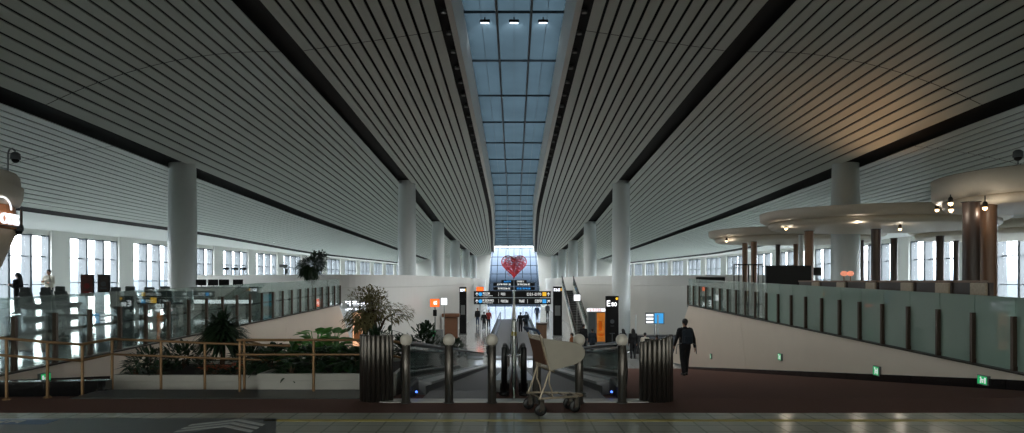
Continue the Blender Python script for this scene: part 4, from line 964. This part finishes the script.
m.span((-.68, .02, -.05), (.68, .05, .27)); m.span((-.68, .02, -.27), (.68, .05, -.12)); m.build('backing', M['greybox'], t)
m = glyphs(MB(), facing(0, .02, 0), -.64, .64, -.03, .25, 4, 41); m.build('upper_lettering', M['white_lit'], t); m = glyphs(MB(), facing(0, .02, 0), -.64, .64, -.25, -.13, 8, 43); m.build('lower_lettering', M['white_lit'], t)
a = at(357, 322, 36.4)
t = thing('poster_case', 'tall peach lit poster case below the white wall sign', 'poster', (a.x, 36.6, ramp_z(34.0))); zc = a.z - ramp_z(34); m = MB(); m.rbox((0, 0, zc / 2 + .3), (.62, .12, zc + .6), .02); m.build('case', M['greybox'], t); m = MB(); rect(m, facing(0, -.06, 0), -.26, .26, .6, zc + .5); m.build('lit_face', M['peach_lit'], t); m = MB(); disc(m, facing(0, -.066, 0), 0, zc - .3, .16); rect(m, facing(0, -.066, 0), -.2, .2, zc - 1.0, zc - .5); m.build('print', M['woodlit'], t)
# far signs and the heart
t = thing('hanging_sign', 'distant stack of dark hanging signs below the red heart', 'sign', (0, 92, 0))
for k, (py, x) in enumerate(((281.5, 1.7), (284.4, 2.8), (288.5, 2.8))):
    z = at(0, py, 92).z
    for s in (-1, 1):
        m = MB(); m.span((min(s * .1, s * x), 92, z - .2), (max(s * .1, s * x), 92.15, z + .2)); po = m.build('sign_panel', M['screen'], t, world=True)
        m = glyphs(MB(), facing(0, 92, 0), min(s * .4, s * x * .8), max(s * .4, s * x * .8), z - .1, z + .1, 5, 50 + k * 2 + s); m.build('lettering', M['blue_lit'] if s * (k - 1) > 0 else M['white_ink'], po, world=True)
m = MB(); m.cyl((0, 92.1, zl), (0, 92.1, 1.9), .07); m.build('pole', M['steel'], t, world=True)
t = thing('shop_sign', 'glowing orange shop sign right of the left totem', 'sign', (at(480, 0, 78).x, 78, at(0, 289, 78).z)); m = MB(); m.span((-.4, 0, -.25), (.4, .15, .25)); m.build('box', M['screen'], t); m = MB(); rect(m, facing(0, 0, 0), -.38, .38, -.22, .22); m.build('lit_face', M['orange_lit'], t); m = MB(); m.cyl((0, .08, zl - at(0, 289, 78).z), (0, .08, -.25), .05); m.build('post', M['steel'], t)
c = at(514, 265, 108); t = thing('heart_sculpture', 'red heart made of tangled threads hanging before the end glazing', 'sculpture', tuple(c)); rd = random.Random(5); m = MB(); S = 2.05
def heart(a): return Vector((16 * sin(a) ** 3, 0, 13 * cos(a) - 5 * cos(2 * a) - 2 * cos(3 * a) - cos(4 * a))) / 16.5
for k in range(240):
    a, b = rd.uniform(0, 2 * pi), rd.uniform(0, 2 * pi); p, q = heart(a) * S * rd.uniform(.7, 1.02), heart(b) * S * rd.uniform(.7, 1.02); p.y, q.y = rd.uniform(-.5, .5), rd.uniform(-.5, .5)
    mid = (p + q) / 2 + Vector((rd.uniform(-.3, .3), rd.uniform(-.3, .3), rd.uniform(-.3, .3))); m.tube([p, mid, q], .026, 4)
for r in (1.0, .97): m.tube([heart(2 * pi * k / 48) * S * r for k in range(48)], .05, 5, True)
m.build('threads', M['red'], t); m = MB()
for s in (-1, 1): m.cyl((s * .9, 0, 1.5), (s * .9, 0, EYE + 6.0 - c.z), .02, n=5)
m.build('hanging_wire', M['steel'], t)
# second pair of walkways far down the concourse
for s, lab in ((-1, 'far level moving walkway left of the sign pole'), (1, 'far level moving walkway right of the sign pole')):
    t = thing('moving_walkway', lab, 'moving walkway', (s * .9, 41, zl)); m = MB(); m.span((s * .3, 41, zl), (s * 1.45, 80, zl + .05)); m.build('pallet_band', M['belt'], t, world=True)
    m = MB(); m.span((s * .3, 39.6, zl), (s * 1.45, 41, zl + .055)); m.span((s * .3, 80, zl), (s * 1.45, 81.2, zl + .055)); m.build('landing_plate', M['steel'], t, world=True)
    for x in (s * .2, s * 1.6):
        m = MB(); m.span((x - .007, 41, zl + .1), (x + .007, 80, zl + .82)); m.build('glass_side', M['glass_green'], t, world=True); m = MB(); m.span((x - .1, 40.6, zl), (x + .1, 80.4, zl + .14)); m.build('deck', M['steel'], t, world=True)
        m = MB(); m.tube([(x, 41, zl + .15), (x, 40.6, zl + .5), (x, 41, zl + .87), (x, 80, zl + .87), (x, 80.4, zl + .5), (x, 80, zl + .15)], .045, 8); m.build('handrail', M['rubber'], t, world=True)

# ------------------------------------------------------------------ left upper floor
def ch(k): return '%s' % ORD[k]
c0 = thing('lounge_chair', 'x x x x', 'chair', (0, 0, 0), 0, 'lounge chairs along the window')
m = MB(); m.rbox((0, .25, .44), (.52, .6, .16), .05); m.build('seat', M['seat'], c0)
m = MB(); m.hexa([(-.25, -.12, .42), (.25, -.12, .42), (.25, .02, .42), (-.25, .02, .42), (-.21, -.30, 1.0), (.21, -.30, 1.0), (.21, -.19, 1.0), (-.21, -.19, 1.0)]); m.build('backrest', M['seat'], c0)
m = MB(); m.rbox((0, -.265, 1.08), (.36, .12, .2), .04); m.build('headrest', M['seat'], c0)
for s in (-1, 1): m = MB(); m.rbox((s * .3, .2, .52), (.1, .62, .1), .03); m.span((s * .3 - .02, .3, .2), (s * .3 + .02, .36, .5)); m.build('armrest', M['seat'], c0)
m = MB(); m.rbox((0, .2, .06), (.5, .5, .12), .03); m.cyl((0, .2, .1), (0, .2, .4), .07); m.build('base', M['greybox'], c0)
seats = [(30, 24.5), (51, 24.6), (65, 25.7), (120, 24.6), (134, 25.7), (153, 24.6), (168, 25.7)]
sl = ['first lounge chair from the left, beside the kiosk', 'lounge chair standing in front of the person with folded arms', 'third lounge chair, left of the two poster boards', 'first lounge chair right of the two poster boards', 'second lounge chair right of the poster boards', 'third lounge chair right of the poster boards', 'lounge chair nearest the thick left column']
for i, ((px, d), l) in enumerate(zip(seats, sl)):
    p = (at(px, 0, d).x, d, mezz_z(d))
    if i == 0: c0.location = p; c0['label'] = 'dark grey ' + l
    else: clone(c0, p, R((i * 37) % 9 - 4), 'dark grey ' + l)
for px, w, py1, mt, lab in ((87.5, 13, 295, 'poster', 'dark red poster board standing left of its neighbour by the windows'), (104, 12, 291, 'poster2', 'dark poster board standing right of the dark red one')):
    d = 27; a, b = at(px - w / 2, 274.5, d), at(px + w / 2, py1, d); t = thing('poster_board', lab, 'poster board', ((a.x + b.x) / 2, d, mezz_z(d))); W = b.x - a.x; z0, z1 = b.z - mezz_z(d), a.z - mezz_z(d)
    m = MB(); m.span((-W / 2, -.03, z0 - .05), (W / 2, .03, z1)); m.build('board', M['screen'], t); m = MB(); m.span((-W / 2 + .03, -.037, z0), (W / 2 - .03, -.03, z1 - .03)); m.build('print', M[mt], t)
    m = MB(); rd = random.Random(int(px)); disc(m, facing(0, -.033, 0), 0, (z0 + z1) / 2 - .05, W * .22); rect(m, facing(0, -.033, 0), -W * .25, W * .25, z0 + .08, z0 + .14); m.build('picture', M['cloth_red'] if mt == 'poster' else M['fin'], t)
    m = MB(); m.cyl((0, 0, 0), (0, 0, z0), .025); m.rbox((0, 0, .02), (.5, .4, .04), .02); m.build('stand', M['steel'], t)
# round kiosk at the left edge
kx, ky = -14.52, 16.0; zf = mezz_z(ky); t = thing('round_kiosk', 'round kiosk with white ring top and lit lettering at the left edge', 'kiosk', (kx, ky, zf))
q = lambda z: z - zf
MB().lathe([(0, q(3.5)), (2.25, q(3.5)), (2.40, q(3.55)), (2.46, q(3.72)), (2.48, q(3.98)), (2.42, q(4.0)), (2.40, q(4.24)), (2.34, q(4.32)), (0, q(4.32))], n=64).build('ring_top', M['canopy'], t)
MB().lathe([(2.24, q(2.92)), (2.36, q(2.95)), (2.30, q(3.5))], n=64).build('lit_band', M['woodlit'], t)
MB().lathe([(1.2, 0), (1.3, q(.8)), (1.72, q(1.44)), (2.02, q(2.03)), (2.33, q(2.9)), (2.24, q(2.94))], n=64).build('cone', M['beige'], t)
def ring(u, v, w): a = R(21) + u / 2.4; return Vector((cos(a) * (2.44 + w), sin(a) * (2.44 + w), v))
zt0 = at(5, 226, 17.0).z - zf
m = text_mb('ODIS', .36, lambda u, v, w: ring(u, v + zt0, w), .05, 'RIGHT'); m.build('lettering', M['white_lit'], t)
m = MB(); m.tube([ring(-2.2 + .1 * k, zt0 - .05, 0) for k in range(25)], .018, 6); m.tube([ring(.28, zt0 - .1, 0), ring(.28, zt0 + .42, 0)], .03, 6); m.build('letter_rail', M['wooddark'], t)
m = MB(); m.tube([ring(-.75 + .34 * cos(pi - pi * k / 10), zt0 + .34 + .28 * sin(pi * k / 10), 0) for k in range(11)], .02, 6); m.build('arch_logo', M['white_lit'], t)
def dome_cam(label, base, arm, head): # base point, arm points, dome centre
    t = thing('dome_camera', label, 'camera', base); b = Vector(base)
    m = MB(); m.tube([Vector(p) - b for p in [base] + arm], .018, 8); m.build('arm', M['greybox'], t)
    h = Vector(head) - b; m = MB(); m.lathe([(.05, .16), (.10, .12), (.11, .0), (.10, -.02), (0, -.02)], h, 20); m.build('housing', M['fin'], t); m = MB(); m.ball(h + Vector((0, 0, -.02)), .085, 16, 6, top=0.05); m.build('dome', M['screen'], t)
p = at(8, 166, 16.6); dome_cam('dome camera on a gooseneck above the left round kiosk', (p.x, 16.6, 4.30), [(p.x, 16.6, 4.76), (p.x + .03, 16.6, 4.84), (p.x + .10, 16.6, 4.87), (p.x + .18, 16.6, 4.80)], (p.x + .18, 16.6, 4.62))
p = at(17, 236, 17.2); dome_cam('camera on a bracket at the side of the left round kiosk', (p.x - .1, 17.25, p.z), [(p.x + .02, 17.2, p.z + .05), (p.x + .06, 17.2, p.z + .26)], (p.x + .08, 17.15, p.z + .14))
p = at(1018, 166, 16.2); dome_cam('small camera on a stalk above the near right canopy', (p.x, 16.2, 4.42), [(p.x, 16.2, 4.55), (p.x, 16.2, 4.62)], (p.x, 16.2, 4.60))
for px, py, d, lab in ((226, 271, 40, 'leftmost of three small lamps on top of the left parapet'), (235, 270.5, 40, 'middle of three small lamps on top of the left parapet'), (243, 271.5, 40, 'rightmost of three small lamps on top of the left parapet')):
    x = at(px, 0, 39.6).x; t = thing('parapet_lamp', lab, 'lamp', (x, 39.62, 2.0), 0, 'lamps on the left parapet'); m = MB(); m.cyl((0, 0, 0), (0, 0, .3), .025); m.build('stem', M['greybox'], t); m = MB(); m.rbox((0, 0, .36), (.3, .2, .14), .03); m.build('head', M['screen'], t)
t = thing('bracket_camera', 'two box cameras on a bracket over the left parapet', 'camera', (at(283, 0, 38).x, 38.4, 2.0)); m = MB(); m.tube([(0, 0, 0), (0, 0, .35), (-.1, 0, .42)], .03); m.build('bracket', M['greybox'], t); m = MB(); m.box((-.12, 0, .5), (.42, .16, .16), .4); m.build('upper_camera', M['greybox'], t); m = MB(); m.box((.05, 0, .2), (.16, .14, .26), .2); m.build('lower_camera', M['fin'], t)
# service desk with monitors
d = 29.5; x0, x1 = at(196, 0, d).x, at(258, 0, d).x; t = thing('service_desk', 'white service desk with a dark top right of the thick left column', 'desk', ((x0 + x1) / 2, d, mezz_z(d))); W = x1 - x0
m = MB(); m.rbox((0, 0, .5), (W, .7, 1.0), .08); m.build('body', M['planter'], t); m = MB(); m.rbox((0, 0, 1.02), (W + .1, .8, .05), .03); m.build('top', M['kerb'], t); m = MB(); m.span((-W / 2 + .1, -.37, .35), (W / 2 - .1, -.352, .5)); m.build('lit_strip', M['white_lit'], t)
for i, px in enumerate((201, 213, 224, 238)):
    t = thing('monitor', 'black desk monitor, %s from the left on the white service desk' % ORD[i], 'monitor', (at(px, 0, d).x, d, mezz_z(d) + 1.045), 0, 'desk monitors'); m = MB(); m.rbox((0, 0, .2), (.44, .04, .26), .01); m.build('screen', M['screen'], t); m = MB(); m.cyl((0, .03, 0), (0, .03, .15), .02); m.rbox((0, .03, .006), (.2, .16, .012), .004); m.build('stand', M['screen'], t)
d = 19.5; a = at(159, 303, d); t = thing('reflected_sign', 'reflected gate sign with yellow square, built solid behind the left glass', 'sign', (a.x, d, mezz_z(d))); zc = a.z - mezz_z(d)  # solid panel added in place of a sign's reflection in the glass
m = MB(); m.cyl((0, 0.03, 0), (0, .03, zc), .025); m.rbox((0, .03, .015), (.36, .3, .03), .01); m.build('stand', M['steel'], t); m = MB(); m.span((-.25, -.02, zc - .17), (.25, .02, zc + .2)); m.build('panel', M['screen'], t)
m = MB(); rect(m, facing(0, -.02, 0), -.22, -.06, zc + .0, zc + .16); m.build('yellow_icon', M['yellow_lit'], t); m = text_mb('E33', .17, lambda u, v, w: Vector((u + .04, -.03 - w, zc - .14 + v)), .008); m.build('lettering', M['white_lit'], t)
d = 30; a = at(269, 301, d); t = thing('self_service_kiosk', 'self service kiosk with a blue screen behind the left glass', 'kiosk', (a.x, d, mezz_z(d))); zc = a.z - mezz_z(d); m = MB(); m.rbox((0, 0, zc / 2 + .2), (.52, .3, zc + .4), .04); m.build('body', M['greybox'], t); m = MB(); rect(m, facing(0, -.15, 0), -.2, .2, zc - .22, zc + .3); m.build('screen', mat('teal_screen', (30, 130, 150), .3, emit=.35), t)

# ------------------------------------------------------------------ right upper floor: canopies, timber posts, booths
def canopy(label, cx, cy, R0, sx, z=3.65, h=.62, tier=True):
    t = thing('round_canopy', label, 'canopy', (cx, cy, z), 0, 'round cream canopies')
    m = MB(); m.lathe([(0, .2), (R0 - .3, .24), (R0 - .10, .25), (R0 - .02, .32), (R0, h - .02), (R0 - .05, h), (R0 - .25, h), (R0 - .3, h - .1), (0, h - .1)], n=72, sx=sx); m.build('upper_ring', M['canopy'], t)
    m = MB(); m.lathe([(0, .0), (R0 - .55, .0), (R0 - .34, .02), (R0 - .28, .1), (R0 - .28, .235), (0, .235)], n=72, sx=sx); m.build('lower_ring', M['canopy'], t); return t
canopy('nearest round cream canopy at the right edge', 13.9, 18.0, 2.5, 1.0, 3.58, .85)
canopy('second round cream canopy, wide, before the thick right column', 14.2, 26.5, 3.6, 1.25, 3.68)
canopy('third round cream canopy, farthest to the left', 14.4, 35.0, 3.6, 1.2, 3.62, .6)
canopy('round cream canopy behind, close to the right windows', 23.3, 32, 4.2, 1.0, 3.68, .6)
posts = [(988, 17.4, .2, 'wood', 'nearest lighter timber post under the nearest canopy'), (971, 17.1, .19, 'wooddark', 'darker timber post paired with the nearest lighter one'), (876, 26.0, .17, 'wooddark', 'timber post under the middle of the second canopy'), (809, 27.0, .17, 'wood', 'lit timber post beside the black billboard'),
         (801, 29.0, .1, 'column', 'thin white post just left of the lit timber post'), (940, 30.0, .16, 'wooddark', 'timber post left of the nearest pair of timber posts'), (894, 31.5, .15, 'wooddark', 'timber post between two window bays, right of the thick column'), (861, 33.0, .13, 'wooddark', 'dark timber post just right of the thick column'),
         (837, 38.0, .12, 'wood', 'slim timber post left of the thick column'), (745, 35.5, .14, 'wood', 'leftmost timber post behind the black railing frame'), (754, 34.2, .15, 'wood', 'timber post second from the left behind the railing frame'), (778, 37.0, .12, 'wooddark', 'slim dark timber post above the black billboard'), (796, 36.5, .13, 'wood', 'pale timber post left of the thin white post'), (956, 33.5, .12, 'wooddark', 'slim dark post behind, left of the nearest pair')]
for px, d, r, mt, lab in posts:
    z = mezz_z(d); t = thing('timber_post', lab, 'post', (at(px, 0, d).x, d, z)); H = 3.63 - z
    MB().lathe([(r, .0), (r, H)], n=28).build('shaft', M[mt], t); MB().lathe([(r + .03, 0), (r + .03, .12), (r, .13)], n=28).build('base_ring', M['bronzedark'], t); MB().lathe([(r, H - .02), (r + .04, H), (0, H)], n=28).build('head_ring', M['bronzedark'], t)
# booths along the glass: dark timber back panels with pale upholstered ends
zb = lambda y: mezz_z(y)
ds = [23.3, 21.6, 19.9, 18.2, 16.5, 15.1, 13.9]
for i, (a, b) in enumerate(zip(ds, ds[1:])):
    X = 9.75; t = thing('booth_screen', 'brown timber booth screen, %s from the billboard along the right glass' % ORD[i], 'booth', (X, (a + b) / 2, zb(a)), 0, 'booth screens along the right glass')
    L = a - b - .08; H = 1.62 - zb(a)
    m = MB(); m.box((0, 0, H / 2), (.08, L, H)); m.build('panel', M['wooddark'], t); m = MB(); m.box((0, 0, H + .02), (.14, L, .05)); m.build('cap_rail', M['wood'], t)
    m = MB(); m.rbox((-.06, -L / 2 + .3, H - .16), (.06, .5, .3), .02); m.build('pale_cushion', M['pale'], t)
    m = MB(); [m.box((.45, -L / 2 + .1 + (L - .2) * k, .35), (.06, .06, .7)) for k in (0, 1)]; m.rbox((.4, 0, .45), (.6, L, .14), .04); m.build('bench', M['wood'], t)
d = 24.6; a, b = at(766, 265.5, d), at(811, 287, d); t = thing('billboard', 'large black rectangular display board behind the right glass', 'display board', ((a.x + b.x) / 2, d, mezz_z(d))); W = b.x - a.x; z1 = a.z - mezz_z(d)
m = MB(); m.rbox((0, 0, z1 / 2 + .2), (W, .14, z1 - .4), .02); m.build('panel', M['screen'], t); m = MB(); [m.box((s * W * .35, 0, .1), (.1, .5, .2)) for s in (-1, 1)]; m.build('feet', M['plinth'], t)
d = 33.5; a, b = at(696, 277, d), at(725, 283, d); t = thing('display_board', 'long low black display board at the far end of right glass', 'display board', ((a.x + b.x) / 2, d, mezz_z(d))); W = b.x - a.x; z0, z1 = b.z - mezz_z(d), a.z - mezz_z(d)
m = MB(); m.rbox((0, 0, (z0 + z1) / 2), (W, .1, z1 - z0), .02); m.build('panel', M['screen'], t); m = MB(); [m.cyl((s * W * .4, 0, 0), (s * W * .4, 0, z0 + .02), .03) for s in (-1, 1)]; m.build('legs', M['steel'], t)
d = 29; a, b = at(734, 264, d), at(763, 290, d); t = thing('railing_frame', 'tall black railing frame with upright bars left of the billboard', 'railing', ((a.x + b.x) / 2, d, mezz_z(d))); W = b.x - a.x; z1 = a.z - mezz_z(d)
m = MB(); m.span((-W / 2, -.03, z1 - .06), (W / 2, .03, z1)); m.span((-W / 2, -.03, .3), (W / 2, .03, .36))
for k in range(7): x = -W / 2 + W * k / 6; m.span((x - .02, -.02, 0), (x + .02, .02, z1))
m.build('frame', M['screen'], t)
d = 25.5; a = at(817.5, 271.5, d); t = thing('monitor', 'small black monitor right of the lit timber post', 'monitor', (a.x, d, mezz_z(d))); zc = a.z - mezz_z(d); m = MB(); m.rbox((0, 0, zc), (.3, .04, .3), .01); m.build('screen', M['screen'], t); m = MB(); m.cyl((0, .03, 0), (0, .03, zc), .025); m.rbox((0, .03, .02), (.4, .3, .04), .01); m.build('stand', M['greybox'], t)
d = 26.8; x0, x1 = at(822, 0, d).x, at(868, 0, d).x; t = thing('bar_counter', 'timber bar counter behind the booth screens by the thick column', 'counter', ((x0 + x1) / 2, d, mezz_z(d))); m = MB(); m.rbox((0, 0, .62), (x1 - x0, .6, 1.24), .03); m.build('body', M['wooddark'], t); m = MB(); m.rbox((0, 0, 1.27), (x1 - x0 + .1, .7, .06), .02); m.build('top', M['wood'], t)
for i, (px, lab) in enumerate(((844, 'left of two glowing peach table lamps on the bar'), (850.5, 'right of two glowing peach table lamps on the bar'))):
    a = at(px, 273.5, d); t = thing('table_lamp', lab, 'lamp', (a.x, d, mezz_z(d) + 1.3), 0, 'peach table lamps'); z = a.z - mezz_z(d) - 1.3; m = MB(); m.cyl((0, 0, 0), (0, 0, z), .02); m.lathe([(.06, 0), (.06, .02), (0, .03)]); m.build('stem', M['brass'], t); m = MB(); m.ball((0, 0, z), .13, 16, 8, sc=(1, 1, .8)); m.build('shade', mat('lamp_shade_peach', (236, 150, 120), .5, emit=.5), t)
spots = [(950.5, 203.5, 16.6), (951, 210, 17.0), (937, 210, 20), (985, 208, 16.8), (900, 229, 24.4), (786, 228.5, 25.8), (757.5, 237.5, 33.5), (726.5, 241, 33.8), (858, 221, 23.8)]
for i, (px, py, d) in enumerate(spots):
    a = at(px, 0, d); zt_ = 3.75 if d < 22 else 3.80
    pz = at(px, py, d).z
    labs_ = ['bright bare bulb at the left rim of the nearest canopy', 'second bare bulb just below the nearest canopy rim', 'bulb between the nearest and second canopies', 'bulb beside the lighter nearest timber post', 'bulb under the second canopy right of the thick column', 'bulb under the left rim of the second canopy', 'bulb under the middle of the third canopy', 'bulb at the left end of the third canopy', 'bulb under the second canopy beside the thick column']
    t = thing('spotlight', labs_[i], 'spotlight', (a.x, d, pz)); m = MB(); m.cyl((0, 0, .03), (0, 0, max(.1, zt_ - pz)), .012, n=6); m.build('cord', M['screen'], t); m = MB(); m.lathe([(.03, .16), (.055, .12), (.06, .02), (.05, .02)], n=14); m.build('housing', M['bronzedark'], t); m = MB(); m.ball((0, 0, .0), .055, 12, 8); m.build('bulb', M['bulb'], t)
    l = bpy.data.lights.new('bulb_light', 'POINT'); l.energy = 4; l.color = (1, .88, .72); l.shadow_soft_size = .06; o = bpy.data.objects.new('bulb_light', l); COL.objects.link(o); o.location = (a.x, d, pz - .12)
# small lights set in the slots beside the roof light
first = None
for side in (-1, 1):
    for k in range(18):
        y = 18.7 + 1.62 * k; x, z = strip(1, y); loc = (side * (x + .02), y, z + .17)
        lab = 'small round spotlight in the %s roof light slot, %s from the near end' % ('left' if side < 0 else 'right', ORD[k])
        lab = 'small round light in %s roof slot, %s from near end' % ('left' if side < 0 else 'right', ORD[k])
        if first is None:
            first = thing('slot_light', lab, 'light', loc, 0, 'round lights in the roof slots'); m = MB(); m.lathe([(.05, .1), (.085, .08), (.085, -.02), (.07, -.02), (.065, .0)], n=16); m.build('housing', M['greybox'], first); m = MB(); m.lathe([(.066, -.008), (0, -.004)], n=16); m.build('lens', M['dim_lens'], first)
        else:
            c = clone(first, loc, 0, lab)
            if k == 0: c.children[1].data = c.children[1].data.copy(); c.children[1].data.materials[0] = M['knob']
# three lamps at the head of the roof light
for x, lab in ((-.98, 'left of the three lamps at the near end of the roof light'), (0, 'middle of the three lamps at the near end of the roof light'), (.98, 'right of the three lamps at the near end of the roof light')):
    y = 23.0; z = sky_z(y) - .14; t = thing('roof_lamp', lab, 'lamp', (x, y, z), 0, 'lamps at the head of the roof light')
    m = MB(); m.rbox((0, 0, .0), (.34, .12, .10), .02); m.span((-.02, -.02, .04), (.02, .02, .14)); m.build('housing', M['screen'], t); m = MB(); m.span((-.14, .062, -.04), (.14, .068, .04)); m.span((-.14, -.05, -.058), (.14, .05, -.051)); m.build('lens', M['lamp'], t)
    l = bpy.data.lights.new('roof_lamp_light', 'SPOT'); l.energy = 60; l.color = (.75, .9, 1); l.spot_size = R(70); l.spot_blend = .8; l.shadow_soft_size = .08
    o = bpy.data.objects.new('roof_lamp_light', l); COL.objects.link(o); o.location = (x, y + .1, z - .1); o.rotation_euler = (R(100), 0, 0)
# the round slot lights over the ramp and the concourse
for y, e in ((16, 60), (22, 150), (29, 300), (38, 420), (48, 480), (60, 520), (74, 560), (90, 560), (106, 480)):
    for s in (-1, 1):
        x, z = strip(1, y); l = bpy.data.lights.new('slot_light_beam', 'SPOT'); l.energy = e * DOWN; l.color = (1, .98, .95); l.spot_size = R(150); l.spot_blend = 1; l.shadow_soft_size = .1
        o = bpy.data.objects.new('slot_light_beam', l); COL.objects.link(o); o.location = (s * x, y, z - .06)
# warm uplight from the restaurant roofs
for x, y, e in ((13.4, 26.6, 65), (12.4, 23.5, 45)):
    l = bpy.data.lights.new('canopy_uplight', 'SPOT'); l.energy = e * UP; l.color = (1, .55, .28); l.spot_size = R(120); l.spot_blend = .9; l.shadow_soft_size = .2
    o = bpy.data.objects.new('canopy_uplight', l); COL.objects.link(o); o.location = (x, y, 4.6); o.rotation_euler = (R(180), 0, 0)
# ------------------------------------------------------------------ light, sky, camera
w = bpy.data.worlds.new('sky'); scene.world = w; w.use_nodes = True; nt = w.node_tree
bg = nt.nodes['Background']; tc = nt.nodes.new('ShaderNodeTexCoord'); sp = nt.nodes.new('ShaderNodeSeparateXYZ'); cr = nt.nodes.new('ShaderNodeValToRGB')
nt.links.new(tc.outputs['Generated'], sp.inputs[0]); ad = nt.nodes.new('ShaderNodeMath'); ad.operation = 'MULTIPLY_ADD'; ad.inputs[1].default_value = .5; ad.inputs[2].default_value = .5
nt.links.new(sp.outputs['Z'], ad.inputs[0]); nt.links.new(ad.outputs[0], cr.inputs[0])
el = cr.color_ramp.elements; el[0].position = 0.0; el[0].color = (.06, .066, .07, 1); el[1].position = 1.0; el[1].color = (.86, .94, 1.0, 1)
for p, c in ((.47, (.055, .062, .068, 1)), (.492, (.05, .06, .068, 1)), (.5, (.056, .07, .084, 1)), (.509, (.3, .35, .40, 1)), (.53, (.96, .99, 1.0, 1))):
    e = el.new(p); e.color = c
nt.links.new(cr.outputs[0], bg.inputs[0]); bg.inputs[1].default_value = SKY
def portal(name, loc, rot, sx, sy):
    l = bpy.data.lights.new(name, 'AREA'); l.shape = 'RECTANGLE'; l.size = sx; l.size_y = sy; l.cycles.is_portal = True
    o = bpy.data.objects.new(name, l); COL.objects.link(o); o.location = loc; o.rotation_euler = rot; return o
ang = math.atan2(2.9, 24.7)
for s in (-1, 1):
    p = wl(s, 70.5, .8, 2.5); o = portal('window_daylight', p, (0, 0, 0), 100, 4.6)
    n = Vector((-s * 1, 0, 0)); d = Vector((s * -DIR.y, DIR.x * (1 if s < 0 else -1) * -1, 0))
    # area light looks along local -Z; X along the wall
    inward = Vector((DIR.y, -DIR.x, 0)) if s < 0 else Vector((-DIR.y, -DIR.x, 0))
    along = Vector((DIR.x, DIR.y, 0)) if s < 0 else Vector((-DIR.x, DIR.y, 0))
    z = -inward; x = along; y = z.cross(x)
    o.matrix_world = Matrix(((x.x, y.x, z.x, p.x), (x.y, y.y, z.y, p.y), (x.z, y.z, z.z, p.z), (0, 0, 0, 1)))
portal('end_window_daylight', (0, EW + 1, 2.4), (-pi / 2, 0, 0), 10, 11)
portal('roof_daylight', (0, 53, 13), (0, 0, 0), 8, 136)

cam = bpy.data.cameras.new('camera'); co = bpy.data.objects.new('camera', cam); COL.objects.link(co)
cam.sensor_width = 36; cam.lens = F / 1024 * 36; cam.shift_x = (512 - PX0) / 1024; cam.shift_y = (HOR - 216.5) / 1024
co.location = (0, 0, EYE); co.rotation_euler = (pi / 2, 0, 0); cam.clip_end = 400; scene.camera = co
vs = scene.view_settings; vs.view_transform = 'Standard'; vs.look = 'None'; vs.gamma = 1; vs.use_curve_mapping = False; vs.exposure = EXPO
cy = scene.cycles; cy.use_denoising = True; cy.max_bounces = 10; cy.diffuse_bounces = 6; cy.glossy_bounces = 4; cy.transmission_bounces = 6; cy.transparent_max_bounces = 16
cy.sample_clamp_indirect = 4.0; cy.caustics_reflective = False; cy.caustics_refractive = False
portal('back_fill_daylight', (0, Y0 - 1, (BACK[0] + BACK[1]) / 2), (pi / 2, 0, 0), 72, BACK[1] - BACK[0])  # guides sky light through the added glazing behind the camera
